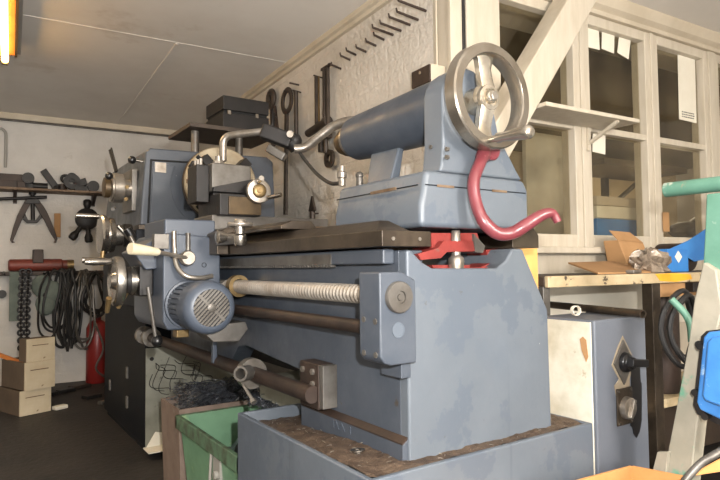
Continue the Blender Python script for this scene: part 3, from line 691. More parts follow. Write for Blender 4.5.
# faceplate
fpm = [(0,.05),(.03,.06),(.045,.16),(.05,.165),(.075,.165),(.08,.16),(.08,.06),(.075,.055),(.075,.001)]
fp = part('faceplate', MB().rev((AX,2.57,AZ), (0,-1,0), fpm, 56), FACEP, L)
part('faceplate_band', MB().ring((AX,2.53,AZ), (0,-1,0), .1665, .16, .02, 56), BRONZE, fp)
part('spindle_nose', MB().cyl((AX,2.62,AZ), (AX,2.55,AZ), .075), STEEL, fp)
for k in range(8):
    a = R(180)+k*PI/4; e = Vector((math.cos(a),0,math.sin(a))); n = Vector((-e.z,0,e.x))
    part('slot', MB().obox(Vector((AX,2.4895,AZ))+e*.115, e*.046, n*.009, Vector((0,.0015,0))), RUSTY if k == 0 else DARK, fp)
for k in range(4):
    a = R(45)+k*PI/2; e = Vector((math.cos(a),0,math.sin(a))); n = Vector((-e.z,0,e.x))
    j = MB().obox(Vector((AX,2.46,AZ))+e*.095, e*.05, n*.02, Vector((0,.032,0))).obox(Vector((AX,2.43,AZ))+e*.07, e*.025, n*.02, Vector((0,.03,0)))
    part('jaw', j, IRON, fp, .003)
part('clamp_bolt', MB().cyl((.81,2.49,1.30), (.81,2.42,1.30), .012).cyl((.81,2.455,1.30), (.81,2.44,1.30), .02, n=6), IRON, fp)
# feed gear box and pedestal
fg = part('feed_gearbox', MB().box((.60,2.56,.70), (.80,3.25,1.03)), PAINT_D, L, .008)
ped = part('pedestal', MB().box((.715,2.86,.03), (1.2,3.8,1.03)), PAINT_D, L, .006)
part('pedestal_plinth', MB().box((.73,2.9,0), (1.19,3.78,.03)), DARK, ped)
part('end_panel', MB().box((.7165,2.852,.035), (1.2,2.86,.49)), CAB, ped, .002)
part('torn_sheet', MB().prism([(.72,.036),(.76,.10),(.80,.09),(.80,.036)], 'y', 2.845, 2.851).obox((.755,2.80,.034), (.05,0,0), (0,.05,0), (0,0,.002)), PAPER, ped)
part('panel_bolt', MB().cyl((.742,2.853,.44), (.742,2.845,.44), .009), IRON, ped)
for y, z in ((3.2,.33),(3.2,.18),(3.62,.2)): part('hinge', MB().box((.705,y-.012,z-.03), (.716,y+.012,z+.03)), GREYST, ped, .003)
# selector dials on the front
def dial(c, r, name):
    x0 = .602
    d = part(name, MB().rev((x0+.03,c.y,c.z), (-1,0,0), [(0,.5*r),(.02,.62*r),(x0-c.x-.01,.62*r),(x0-c.x,.9*r),(x0-c.x+.012,r),(x0-c.x+.03,r),(x0-c.x+.036,.92*r),(x0-c.x+.05,.9*r),(x0-c.x+.054,.7*r),(x0-c.x+.07,.66*r),(x0-c.x+.075,.4*r),(x0-c.x+.075,.001)], 40), CHROME, L)
    return d
c1 = at(115,188,'y',2.76)
x0 = c1.x
d1 = part('speed_dial', MB().rev((.64,2.76,c1.z), (-1,0,0), [(0,.04),(.64-x0-.03,.04),(.64-x0-.03,.064),(.64-x0+.01,.066),(.64-x0+.012,.062),(.64-x0+.02,.062),(.64-x0+.022,.055),(.64-x0+.022,.001)], 40), STEEL, L)
part('bronze_ring', MB().rev((x0-.022,2.76,c1.z), (-1,0,0), [(0,.042),(.002,.045),(.024,.044),(.026,.038),(.026,.001)], 36), BRONZE, d1)
part('ball_knob', MB().ball(at(109,176,'y',2.70), .017), BLACK, d1)
for x, y in ((126,199),(113,209),(127,187)):
    p = at(x, y, 'y', 2.68); part('dial_grip', MB().cyl(p, p+Vector((.015,.04,.008)), .008, .006), BRASS if x > 120 else GREYST, d1)
c2 = at(106,235,'y',2.66)
x0 = c2.x
d2 = part('feed_dial', MB().rev((.60,2.66,c2.z), (-1,0,0), [(0,.03),(.60-x0-.065,.03),(.60-x0-.063,.044),(.60-x0-.03,.046),(.60-x0-.028,.072),(.60-x0-.01,.076),(.60-x0-.008,.07),(.60-x0,.07),(.60-x0+.002,.082),(.60-x0+.018,.085),(.60-x0+.026,.08),(.60-x0+.028,.05),(.60-x0+.03,.001)], 44), CHROME, L)
def rod(a, b, Y, r, m, nm, par, r1=None): return part(nm, MB().cyl(at(a[0],a[1],'y',Y), at(b[0],b[1],'y',Y), r, r1), m, par)
rod((76,215.5),(99,216.5),2.62,.010,CHROME,'handle_rod',d2)
rod((82,260),(111,261),2.5,.012,CHROME,'handle_rod',d2)
rod((118,226),(133,242),2.4,.009,CHROME,'lever_arm',d2)
o = rod((127,229),(133,238),2.36,.016,BLACK,'lever_grip',d2); 
rod((130,236),(134,243),2.35,.009,STEEL,'lever_arm',d2)
rod((103,251),(102,266),2.55,.009,BRASS,'brass_stud',d2)
part('shaft_boss', MB().cyl((.602,2.66,c2.z-.0), (.57,2.66,c2.z), .05), IRON, d2)
# ================================================================== THINGS ON AND AROUND THE LATHE
# plank on two posts above the headstock, with the black drawer box
a = at(190,124,'y',2.70); zb = a.z
rt = at(246,131,'y',2.70)
rack_ = thing('machine_shelf', 'thin worn plank on steel posts above the headstock', 'shelf', (1.05,2.85,1.39))
al = at(172,136,'x',a.x)
part('plank', MB().box((a.x,2.70,zb-.010), (a.x+.46,3.05,zb+.010)), SHELFD, rack_, .002)
for px in (195, 239):
    p = at(px,140,'y',2.78)
    zt = 1.390+(p.x-.672)*.012/.558
    part('post', MB().rev((p.x,2.78,zt+.001), (0,0,1), [(0,.028),(.012,.028),(.014,.019),(zb-.0135-zt,.019),(zb-.0135-zt,.001)], 20), GREYST, rack_)
bx0 = at(223,120,'y',2.78).x; bx1 = at(269,120,'y',2.78).x
zt = at(224,95,'y',2.78).z; z0 = zb+.0105
tb = thing('drawer_box', 'black metal two-tier tool box on the plank above the headstock', 'tool box', ((bx0+bx1)/2,2.9,z0))
hh = (zt-z0)
yb = min(at(206,110,'x',bx0).y, 3.14)
part('body', MB().box((bx0,2.78,z0), (bx1,yb,z0+hh*.52)), IRON, tb, .003)
part('gap_strip', MB().box((bx0+.008,2.79,z0+hh*.52), (bx1-.008,yb-.008,z0+hh*.6)), DARK, tb)
part('lid', MB().box((bx0,2.78,z0+hh*.6), (bx1,yb,zt)), IRON, tb, .004)
for k in (.12, .72): part('catch', MB().box((bx0+(bx1-bx0)*k-.008,2.772,z0+hh*.47), (bx0+(bx1-bx0)*k+.008,2.7795,z0+hh*.58)), STEEL, tb)
sc = thing('wire_bundle', 'dark tangle of wire at the right end of the tool box', 'wire', (bx1+.02,2.82,z0))
for k in range(3):
    p = at(272+k,112,'y',2.80)
    part('wire_loop', MB().tube(curve([(bx1+.012+.008*k,2.80,z0+.004),(bx1+.02,2.78,z0+.07),(bx1+.03+.01*k,2.8,z0+.15-.02*k),(bx1+.05,2.83,z0+.09),(bx1+.04,2.84,z0+.005)], 6), .006, 6), IRON, sc)
# coolant / swing arm
arm = thing('coolant_pipe', 'dark jointed pipe bending down to the tool post behind the barrel', 'pipe', (.95,2.0,1.3))
n0 = at(223,161,'y',2.05)
P = [n0, at(223,136,'y',2.05), at(268,131,'y',1.94)]
part('nozzle_tube', MB().tube(bend(P, .035), .0135, 14), STEEL, arm)
part('valve_block', MB().bar(at(262,131,'y',1.96), at(292,142,'y',1.9), .06, .055), IRON, arm, .008)
part('valve_block_lower', MB().bar(at(268,148,'y',1.94), at(285,158,'y',1.9), .04, .03), GREYST, arm, .005)
part('joint', MB().ball(at(294,141,'y',1.9), .03).cyl(at(290,141,'y',1.9), at(296,148,'y',1.9), .026), IRON, arm)
part('supply_tube', MB().tube(curve([at(294,149,'y',1.88), at(306,147,'y',1.86), at(320,136,'y',1.82), at(334,126,'y',1.78), at(350,121,'y',1.72), at(362,122,'y',1.68)], 6), .017, 14), STEEL, arm)
part('end_stud', MB().cyl(at(291,136,'y',1.88), at(290,134,'y',1.84), .012), STEEL, arm)
part('hose', MB().tube(curve([at(298,150,'y',1.9), at(305,160,'y',1.8), at(317,174,'y',1.65), at(330,183,'y',1.5), at(341,183,'y',1.36)], 8), .006, 8), RUBBER, arm)
part('fitting', MB().rev((at(342,180,'y',1.33).x,1.33,at(342,186,'y',1.33).z), (0,0,1), [(0,.01),(.02,.01),(.022,.013),(.036,.013),(.04,.008),(.055,.007),(.055,.001)], 16), STEEL, arm)
# bins under the bed
c = at(177,418,'x',.66); d = at(233,450,'x',.66)
zr = .325
gb = thing('green_bin', 'green painted metal chip bin under the bed, rusty rim', 'bin', (.88,1.9,0))
X0, X1, Y0, Y1 = .665, 1.02, 1.60, 2.17
def shell(m, X0, X1, Y0, Y1, z0, z1, tp, th):
    o = [(X0,Y0),(X1,Y0),(X1,Y1),(X0,Y1)]
    i = [(X0+th,Y0+th),(X1-th,Y0+th),(X1-th,Y1-th),(X0+th,Y1-th)]
    b = [(X0+tp,Y0+tp),(X1-tp,Y0+tp),(X1-tp,Y1-tp),(X0+tp,Y1-tp)]
    bi = [(X0+tp+th,Y0+tp+th),(X1-tp-th,Y0+tp+th),(X1-tp-th,Y1-tp-th),(X0+tp+th,Y1-tp-th)]
    vs = [(*p,z1) for p in o]+[(*p,z1) for p in i]+[(*p,z0) for p in b]+[(*p,z0+th) for p in bi]
    fs = []
    for k in range(4):
        j = (k+1) % 4
        fs += [(k,j,4+j,4+k), (k,8+k,8+j,j), (4+k,4+j,12+j,12+k)]
    fs += [(8,9,10,11), (12,15,14,13)]
    m.add(vs, fs); return m
part('body', shell(MB(), X0, X1, Y0, Y1, .001, zr, .03, .005), GREEN, gb)
rm = MB()
for a_, b_ in (((X0-.012,Y0-.012),(X0+.004,Y1+.012)),((X1-.004,Y0-.012),(X1+.012,Y1+.012)),((X0-.012,Y0-.012),(X1+.012,Y0+.004)),((X0-.012,Y1-.004),(X1+.012,Y1+.012))):
    rm.box((*a_,zr-.045), (*b_,zr+.003))
part('rim', rm, GREENRIM, gb, .003)
p = at(213,468,'x',X0-.01)
part('latch', MB().box((X0-.02+.02,p.y-.03,p.z-.05), (X0+.03,p.y+.03,p.z+.06)).cyl((X0-.012,p.y-.01,p.z-.02), (X0+.03,p.y-.01,p.z-.02), .012).bar((X0-.008,p.y+.035,p.z-.06), (X0-.004,p.y+.03,p.z+.05), .008,.008), GREYP, gb, .002)
def heap(x, y):
    return .20+.13*max(0,1-((x-.93)/.22)**2-((y-2.0)/.35)**2)+.012*math.sin(x*90)*math.sin(y*77)+random.uniform(0,.008)
bb = thing('swarf_tray', 'brown rusty open tray behind the green bin under the lathe', 'tray', (.84,2.32,0))
part('body', shell(MB(), .672, 1.0, 2.20, 2.44, .001, .34, .01, .006), BINBR, bb)
sw = MB().grid(.705,.985,1.645,2.125,30,40,lambda x,y: .17+.19*min(1,max(0,(x-.80)/.09))*min(1,max(0,(2.14-y)/.12))*(.9+.1*math.sin(y*9))+.014*math.sin(x*90)*math.sin(y*77)+random.uniform(0,.012))
for k in range(300):
    x, y = random.uniform(.86,.98), random.uniform(1.66,2.1); z = .355+random.uniform(0,.04)
    a = random.uniform(0,6.28); r_ = random.uniform(.006,.02); n_ = random.randint(6,10)
    sw.tube([(x+r_*math.cos(a+i*.8), y+r_*math.sin(a+i*.8)+.003*i, z+.003*i+.005*math.sin(i*1.3+a)) for i in range(n_)], .0016, 4)
solo('swarf_heap', sw, SWARF, 'dark swarf lying in the green bin', 'swarf', kind='stuff')
sw = MB().grid(.69,.985,2.215,2.425,40,30,lambda x,y: .30+.05*math.sin((x-.68)/.36*PI)*math.sin((y-2.21)/.22*PI)+.010*math.sin(x*110)*math.sin(y*97)+random.uniform(0,.010))
for k in range(420):                  # curls of swarf over the tray and hanging down
    x, y = random.uniform(.70,.98), random.uniform(2.23,2.42); z = .33+random.uniform(0,.05)
    a = random.uniform(0,6.28); r_ = random.uniform(.008,.03); n_ = random.randint(6,11)
    sw.tube([(x+r_*math.cos(a+i*.8)+.004*i, y+r_*math.sin(a+i*.8), z+.003*i+.006*math.sin(i*1.3+a)) for i in range(n_)], .0014, 4)
solo('swarf_heap', sw, SWARF, 'tangled dark metal swarf heaped on the brown tray', 'swarf', kind='stuff')
cw = MB()
for k in range(14):                   # long strings hanging on the cabinet end
    x = random.uniform(.73,.95); z = random.uniform(.36,.46); a = random.uniform(0,6)
    cw.tube(curve([(x+.03*math.sin(a+i*1.1)+.012*i, 2.835-.004*(i%2), z-.022*i+.02*math.sin(i+a)) for i in range(6)], 4), .0016, 4)
solo('swarf_strings', cw, IRON, 'long dark swarf strings caught on the pedestal end panel', 'swarf', kind='stuff')
# ================================================================== TOOLS ON THE HOOK WALL (room coordinates, wall face X = XB)
def bw(x, y, off=0): return rat(x, y, 'x', XB-off)
hk = [((335,66),(341,69)),((343,57),(350,60)),((351,52),(356,55)),((360,50),(366,52)),((367,41),(376,46)),((377,38),(384,40)),((377,26),(393,35)),((387,24),(401,31)),((392,15),(410,25)),((405,12),(418,20)),((400,2),(426,11))]
for k, (tip, base) in enumerate(hk):
    b = bw(*base); L_ = .05+.05*(k > 5)+.03*(k == 10)
    t = b+Vector((-L_, 0, .012))
    m = MB().cyl(b+Vector((.004,0,0)), t, .0055, .005, 8).cyl(t, t+Vector((-.004,0,.014)), .004, .003, 8)
    solo('wall_hook', m, IRONB, 'bare rusty hook driven into the whitewashed brick wall', 'hook', 'empty hooks in a row on the brick wall', True)
def hanger(z, y): return MB().cyl((XB+.004,y,z), (XB-.05,y,z+.006), .004, n=8)
# long twin bar clamp
a, b = bw(327,67,.03), bw(326,134,.03)
o = thing('bar_clamp', 'long black twin-bar clamp hanging from the rightmost used hook', 'clamp', (XB-.03,a.y,b.z), room=True)
for dy in (-.02, .016): part('bar', MB().box((XB-.045,a.y+dy-.010,b.z), (XB-.03,a.y+dy+.008,a.z)), HANGT, o, .002)
part('hook', hanger(a.z-.008, a.y-.05).bar((XB-.04,a.y-.06,a.z-.005),(XB-.04,a.y+.04,a.z-.005),.012,.012), IRONB, o)
part('jaw', MB().box((XB-.06,a.y-.035,b.z-.03), (XB-.02,a.y+.03,b.z+.03)).box((XB-.06,a.y+.02,b.z-.09), (XB-.02,a.y+.05,b.z)), HANGT, o, .004)
part('screw', MB().cyl((XB-.04,a.y+.0,b.z-.10), (XB-.04,a.y+.0,b.z), .012).ring((XB-.04,a.y-.02,b.z-.13), (1,0,0), .045, .022, .016), HANGT, o)
# T-bar with yellowish rod
a, b = bw(317,77,.03), bw(315,130,.03)
o = thing('tee_wrench', 'brassy rod tool with a dark T-foot, hanging left of the twin-bar clamp', 'wrench', (XB-.03,a.y,b.z), room=True)
part('rod', MB().cyl((XB-.03,a.y,b.z), (XB-.03,a.y,a.z), .014), BRASS, o)
part('rod_edge', MB().box((XB-.05,a.y-.02,b.z), (XB-.035,a.y-.012,a.z)), HANGT, o)
part('tee_foot', MB().cyl((XB-.035,a.y-.10,b.z+.012), (XB-.035,a.y+.10,b.z-.004), .02).cyl((XB-.035,a.y-.10,b.z+.012), (XB-.035,a.y-.13,b.z+.014), .026), HANGT, o)
part('hook', hanger(a.z, a.y), IRONB, o)
# thin rod
a, b = bw(296,91,.03), bw(295,137,.03)
o = thing('hanging_rod', 'thin dark straight rod hanging right of the ring-ended tool', 'rod', (XB-.03,a.y,b.z), room=True)
part('rod', MB().cyl((XB-.03,a.y,b.z-.05), (XB-.03,a.y,a.z), .012), HANGT, o); part('hook', hanger(a.z-.004, a.y), IRONB, o)
# big ring tool
a, b = bw(287,101,.03), bw(284,215,.03)
o = thing('ring_spanner', 'long dark tool with a large ring head hanging on the brick wall', 'spanner', (XB-.03,a.y,b.z), room=True)
part('ring_head', MB().torus((XB-.03,a.y,a.z), (1,0,0), .062, .017, flat=.6), HANGT, o)
part('shank', MB().bar((XB-.03,a.y+.006,a.z-.07), (XB-.03,a.y+.03,b.z), .032, .014, (1,0,0)), HANGT, o); part('hook', hanger(a.z+.05, a.y), IRONB, o)
# small cluster: chain spanner
a, b = bw(271,99,.03), bw(273,130,.03)
o = thing('strap_wrench', 'dark tool with a small round head hanging leftmost on the brick wall', 'wrench', (XB-.03,a.y,b.z), room=True)
part('head', MB().torus((XB-.03,a.y,a.z), (1,0,0), .042, .022, flat=.7), HANGT, o)
part('arm', MB().bar((XB-.03,a.y-.02,a.z-.04), (XB-.03,a.y-.03,b.z-.1), .03, .02, (1,0,0)), HANGT, o)
part('arm', MB().bar((XB-.035,a.y-.06,a.z-.06), (XB-.035,a.y-.12,b.z-.08), .02, .02, (1,0,0)), IRONB, o)
part('hook', hanger(a.z+.03, a.y), IRONB, o)
a = bw(299,85,.0); b = a+Vector((-.05,0,.0))
solo('wall_hook', MB().cyl(a+Vector((.004,0,0)), b+Vector((0,.02,.01)), .005, n=8), IRONB, 'single empty hook between the ring-ended tool and the brassy T tool', 'hook', room=True)
# pointed tool lower down
a, b = bw(313,196,.03), bw(313,222,.03)
o = thing('scraper', 'dark arrow-headed scraper hanging low on the brick wall', 'scraper', (XB-.03,a.y,b.z), room=True)
part('blade', MB().prism([(a.y,a.z),(a.y-.035,a.z-.075),(a.y-.012,a.z-.085),(a.y+.012,a.z-.085),(a.y+.035,a.z-.075)], 'x', XB-.04, XB-.028), HANGT, o)
part('shank', MB().cyl((XB-.034,a.y,a.z-.08), (XB-.034,a.y,b.z-.15), .015), HANGT, o); part('hook', MB().cyl((XB+.004,a.y,a.z-.09), (XB-.034,a.y,a.z-.09), .004), IRONB, o)
# switch box on the corner
a, b = rat(412,88,'x',XB-.075), rat(430,63,'x',XB-.075)
o = thing('switch_box', 'cream switch box with dark front plate high beside the corner post', 'switch', (XB-.04,a.y,b.z-.09), room=True)
y0, y1 = min(a.y,b.y), max(a.y,b.y); zb_ = (a.z+rat(430,84,'x',XB-.075).z)/2
part('housing', MB().box((XB-.07,y0,zb_), (XB-.001,y1,b.z)), CREAM2, o, .003); part('front_plate', MB().box((XB-.078,y0+.002,zb_+.003), (XB-.07,y1-.002,b.z-.003)), IRONB, o, .001)
part('screw', MB().cyl((XB-.081,(y0+y1)/2,b.z-.02), (XB-.078,(y0+y1)/2,b.z-.02), .006), STEEL, o)
solo('wire', MB().tube([(XB-.006,(y0+y1)/2-.01,b.z+.001),(XB-.006,(y0+y1)/2-.01,1.984)], .004, 6), CREAM2, 'thin wire running up from the switch box to the ceiling trim', 'wire', room=True)
# ================================================================== FAR END WALL (faces the camera, Y = YE)
def ew(x, y, off=0): return rat(x, y, 'y', YE-off)
a, b = ew(-14,186,.17), ew(103,192,.17)
zs = (a.z+b.z)/2
sh = thing('tool_shelf', 'long thin wall shelf loaded with dark machine parts', 'shelf', (.1,YE-.1,zs-.02), room=True)
part('board', MB().box((a.x-.5,YE-.20,zs-.016), (b.x+.10,YE-.001,zs)), SHELFW, sh, .002)
for x in (-.5, .02, .55): part('bracket', MB().bar((x,YE-.012,zs-.1), (x,YE-.012,zs-.0165), .025, .02, (0,1,0)).bar((x,YE-.01,zs-.09), (x,YE-.17,zs-.022), .02, .012), IRONB, sh)
ZT = zs+.0005
def sx_(px): return ew(px,180,.12).x
def on(name, mb, m, label, cat, bev=.002): return solo(name, mb, m, label, cat, 'machine parts on the wall shelf', True, bev)
X = sx_(13); on('steel_block', MB().box((X-.09,YE-.16,ZT), (X+.10,YE-.06,ZT+.05)).box((X-.085,YE-.15,ZT+.05), (X+.09,YE-.07,ZT+.10)), IRONB, 'stepped dark block at the left end of the wall shelf', 'block')
X = sx_(-14); on('steel_bush', MB().cyl((X,YE-.1,ZT), (X,YE-.1,ZT+.12), .05), IRON, 'dark bush left of the stepped block on the wall shelf', 'bush')
X = sx_(28); on('roller', MB().cyl((X,YE-.19,ZT+.072), (X,YE-.03,ZT+.072), .04).box((X-.03,YE-.16,ZT), (X+.03,YE-.05,ZT+.035)), IRON, 'round black roller end standing on the wall shelf above the puller', 'roller', 0)
X = sx_(40); on('steel_bar', MB().cyl((sx_(32.5),YE-.10,ZT+.026), (sx_(48),YE-.10,ZT+.026), .026), IRON, 'dark round bar lying on the wall shelf', 'bar', 0)
X = sx_(51); on('lever', MB().bar((X+.05,YE-.06,ZT+.012), (X-.05,YE-.06,ZT+.155), .045, .03, (0,1,0)).box((X+.01,YE-.09,ZT), (X+.08,YE-.03,ZT+.03)), IRON, 'short dark lever leaning up from the wall shelf', 'lever')
X = sx_(62); on('collar', MB().rev((X,YE-.10,ZT), (0,0,1), [(0,.038),(.03,.038),(.032,.024),(.05,.024),(.05,.001)]), IRONB, 'low dark collar on the wall shelf right of the short lever', 'collar', 0)
X = sx_(72); on('toothed_gear', MB().ring((X,YE-.14,ZT+.072), (0,1,0), .058, .02, .04).add([],[]) .cyl((X,YE-.12,ZT+.105), (X,YE-.10,ZT+.105), .036).add([],[]), IRON, 'dark upright gear wheel on the wall shelf', 'gear', 0)
X = sx_(82); on('chuck_jaws', MB().box((X-.05,YE-.15,ZT), (X+.035,YE-.05,ZT+.04)).obox((X-.01,YE-.1,ZT+.065), (.04,0,.015), (0,.04,0), (-.008,0,.025)), IRON, 'dark stack of jaws on the wall shelf right of the gear wheel', 'jaws')
X = sx_(93); on('bushing', MB().rev((X,YE-.16,ZT+.042), (0,1,0), [(0,.025),(0,.042),(.02,.042),(.022,.032),(.1,.032),(.1,.001)]), IRON, 'dark flanged bushing at the right end of the wall shelf', 'bushing', 0)
X = sx_(57); on('hex_nut', MB().cyl((X,YE-.15,ZT), (X,YE-.15,ZT+.03), .024, n=6), IRON, 'small dark hex nut at the front of the wall shelf, left of the toothed gear', 'nut')
X = sx_(22); on('clamp_block', MB().box((X-.03,YE-.195,ZT), (X+.02,YE-.165,ZT+.04)), IRONB, 'small brown block at the shelf front between the stepped block and round roller', 'block')
X = sx_(66); on('eye_bolt', MB().torus((X,YE-.06,ZT+.10), (0,1,0), .026, .010).cyl((X,YE-.06,ZT), (X,YE-.06,ZT+.076), .012), IRON, 'dark eye bolt standing at the back of the wall shelf, left of the gear', 'bolt', 0)
# gear puller
o = thing('gear_puller', 'brown two-legged gear puller hanging below the wall shelf', 'puller', (ew(32,215).x,YE-.06,ew(32,240).z), room=True)
def E2(x, y, off=.05): p = ew(x,y,off); return (p.x,p.z)
def flat(pts, y0=.065, y1=.035): return MB().prism([E2(*p) for p in pts], 'y', YE-y0, YE-y1)
part('arm', flat([(26,199),(31,203),(25,214),(22,220),(16,234),(13,241),(15,242.5),(12,243),(10,240),(13,228),(17,216),(21,208)]), IRONB, o, .003)
part('arm', flat([(38,199),(34,203),(40,214),(44,220),(50,232),(55,240),(53.5,242.5),(56,243),(57.5,239),(53,226),(48,214),(44,207)]), IRONB, o, .003)
part('crosshead', flat([(27,198),(38,198),(40,204),(25,204)], .075, .03), IRON, o, .003)
part('lower_strap', flat([(25,214),(28,220),(36,220),(40,214),(42,218),(37,223),(27,223),(23,219)], .07, .03), IRON, o, .003)
p, q_ = ew(32.5,192,.055), ew(33,221,.055); part('screw', MB().cyl((p.x,p.y,p.z), (q_.x,q_.y,q_.z), .014).cyl((p.x,p.y,p.z-.02), (p.x,p.y,p.z+.01), .024), IRON, o)
p, q_ = ew(-12,199.5,.075), ew(47,197,.075); part('tommy_bar', MB().cyl(p, q_, .012), IRON, o)
# wooden strip, three-arm knob
solo('wooden_strip', flat([(54.5,213),(61,213),(61,237),(54.5,237)], .02, .001), CARDB, 'small tan wooden strip fixed to the white wall right of the gear puller', 'strip', room=True, bev=.002)
o = thing('spider_clamp', 'dark three-armed clamp knob hanging right of the wooden strip', 'clamp', (ew(87,222).x,YE-.05,ew(87,240).z), room=True)
h = ew(87,219,.06)
part('hub', MB().rev((h.x,YE-.02,h.z), (0,-1,0), [(0,.05),(.03,.085),(.05,.085),(.07,.05),(.07,.001)], 24), IRON, o)
for e in ((87.5,201),(72,238),(89,241)):
    p = ew(*e, .06); part('arm', MB().cyl((h.x,YE-.055,h.z), (p.x,YE-.055,p.z), .022, .015).rev((p.x,YE-.055,p.z), (p.x-h.x,0,p.z-h.z), [(-.06,.018),(-.03,.03),(0,.03),(.012,.02),(.012,.001)], 16), IRON, o)
# rack plank with the red ram
a, b = ew(-14,269,.12), ew(108,273,.12)
rk_ = thing('wall_rack', 'dark plank rack with pegs low on the white wall', 'rack', (.2,YE-.06,b.z-.02), room=True)
zr_ = (a.z+b.z)/2
part('plank', MB().box((a.x-.3,YE-.14,zr_-.03), (b.x+.15,YE-.001,zr_)), IRONB, rk_, .004)
for px in (4, 24, 44, 60, 72, 84, 95): X = ew(px,272,.14).x; part('peg', MB().cyl((X,YE-.139,zr_-.02), (X,YE-.22,zr_-.005), .009, n=8), IRON, rk_)
a, b = ew(8,262,.12), ew(72,262,.12)
ram = thing('hydraulic_ram', 'red tubular ram lying on the wall rack', 'ram', ((a.x+b.x)/2,YE-.09,zr_+.001), room=True)
part('barrel', MB().rev((a.x,YE-.08,zr_+.046), (1,0,0), [(0,.03),(.01,.043),(b.x-a.x-.07,.045),(b.x-a.x-.06,.036),(b.x-a.x-.02,.036),(b.x-a.x-.018,.026),(b.x-a.x,.024),(b.x-a.x,.001)], 24), REDD, ram)
part('end_cap', MB().cyl((b.x-.03,YE-.08,zr_+.046), (b.x+.015,YE-.08,zr_+.046), .038), BRASS, ram)
X = ew(38,255,.1).x; part('standing_bracket', MB().box((X-.035,YE-.13,zr_+.06), (X+.035,YE-.04,zr_+.16)), IRONB, ram, .006)
solo('wall_clip', MB().cyl((ew(2,294).x,YE-.001,ew(2,294).z), (ew(2,294).x,YE-.05,ew(2,294).z), .03), IRON, 'black round wall clip low at the left edge', 'clip', room=True)
# chain
a, b = ew(25,274,.2), ew(25,352,.2)
ch = MB(); z = zr_-.004; k = 0
while z > b.z:
    for dx in (-.018, .018):
        ch.torus((a.x+dx+.004*math.sin(z*9),YE-.19,z), (1,0,0) if k % 2 else (0,1,0), .019, .0075, 12, 6)
    z -= .027; k += 1
solo('chain', ch, IRON, 'dark doubled chain hanging from the wall rack at left', 'chain', room=True)
# hanging loops of cable and hose
def loops(n, x0, x1, ztop, zlo, m, r, label, name, cat, seed, off=.19, wob=.03):
    rnd = random.Random(seed); mb = MB()
    for k in range(n):
        c = x0+(x1-x0)*rnd.random(); w_ = rnd.uniform(.03,.085); zb_ = zlo+rnd.uniform(0,.25)*(ztop-zlo); y = YE-off+rnd.uniform(-.035,.035)
        pts = []
        for i in range(12):
            t = 2*PI*i/12
            pts.append((c+w_*math.sin(t)*(1-.35*math.cos(t))+rnd.uniform(-wob,wob)*.4, y+.02*math.sin(t*2+k), (ztop+zb_)/2+(ztop-zb_)/2*math.cos(t)+rnd.uniform(-.01,.01)))
        mb.tube(curve(pts, 4, True), r, 6, True)
    return solo(name, mb, m, label, cat, 'loops of cable on the wall rack', True)
zt_ = zr_+.005
xa = lambda px: ew(px,300,.19).x
zz_ = lambda y: ew(60,y,.19).z
loops(3, xa(44), xa(58), zt_, zz_(345), IRON, .008, 'black cable coil hanging right of the chain', 'cable_coil', 'cable', 3)
loops(5, xa(60), xa(76), zt_, zz_(362), RUBBER, .010, 'thick black bundle of cable hanging at the middle of the rack', 'cable_coil', 'cable', 5, .2)
loops(4, xa(80), xa(92), zt_, zz_(352), GREYST, .008, 'thin greyish cable coil hanging near the red extinguisher', 'cable_coil', 'cable', 8, .21)
loops(3, xa(92), xa(101), zt_-.02, zz_(325), IRON, .010, 'dark narrow cable coil at the right end of the rack', 'cable_coil', 'cable', 11, .2)
bd = MB()
for k in range(5):
    X = xa(67)+.05*math.sin(k*2.1); bd.tube(curve([(X,YE-.17-.01*(k%3),zt_-.01),(X+.03*math.sin(k),YE-.2,zt_-.2),(X+.02*math.cos(k),YE-.19,zz_(330)),(X*.6+xa(69)*.4,YE-.2,zz_(352)+.02*k%.05)], 6), .011, 6)
solo('cable_bundle', bd, RUBBER, 'straight black cable ends hanging inside the thick bundle', 'cable', room=True)
gl = MB()
for k, (px, py) in enumerate(((42,286),(52,292),(46,304))):
    p = ew(px,py,.17); gl.ball(p, .07, 12, (1.0,.35,1.2))
solo('rag', gl, RAG, 'grey-green rag hanging among the cables right of the chain', 'rag', room=True)
p = ew(14,300,.15); solo('strap', MB().box((p.x-.03,YE-.155,p.z-.15), (p.x+.03,YE-.1405,zr_-.002)), RAG, 'dark flat strap hanging left of the chain', 'strap', room=True)
# extinguisher
a, b = ew(97,385,.14), ew(97,320,.14)
ex = thing('fire_extinguisher', 'red fire extinguisher standing against the far white wall', 'extinguisher', (a.x,YE-.13,.001), room=True)
part('cylinder', MB().rev((a.x,YE-.13,.001), (0,0,1), [(0,.07),(.01,.078),(b.z-.06,.078),(b.z-.02,.06),(b.z,.028),(b.z+.02,.028),(b.z+.02,.001)], 28), REDX, ex)
part('valve', MB().cyl((a.x,YE-.13,b.z+.02), (a.x,YE-.13,b.z+.06), .02).bar((a.x-.01,YE-.13,b.z+.06), (a.x+.1,YE-.14,b.z+.085), .02, .015), IRON, ex)
part('hose', MB().tube(curve([(a.x,YE-.15,b.z+.04),(a.x-.03,YE-.22,b.z),(a.x+.03,YE-.24,b.z-.2),(a.x-.02,YE-.24,b.z-.35),(a.x+.06,YE-.22,.04)], 8), .008, 8), GREYST, ex)
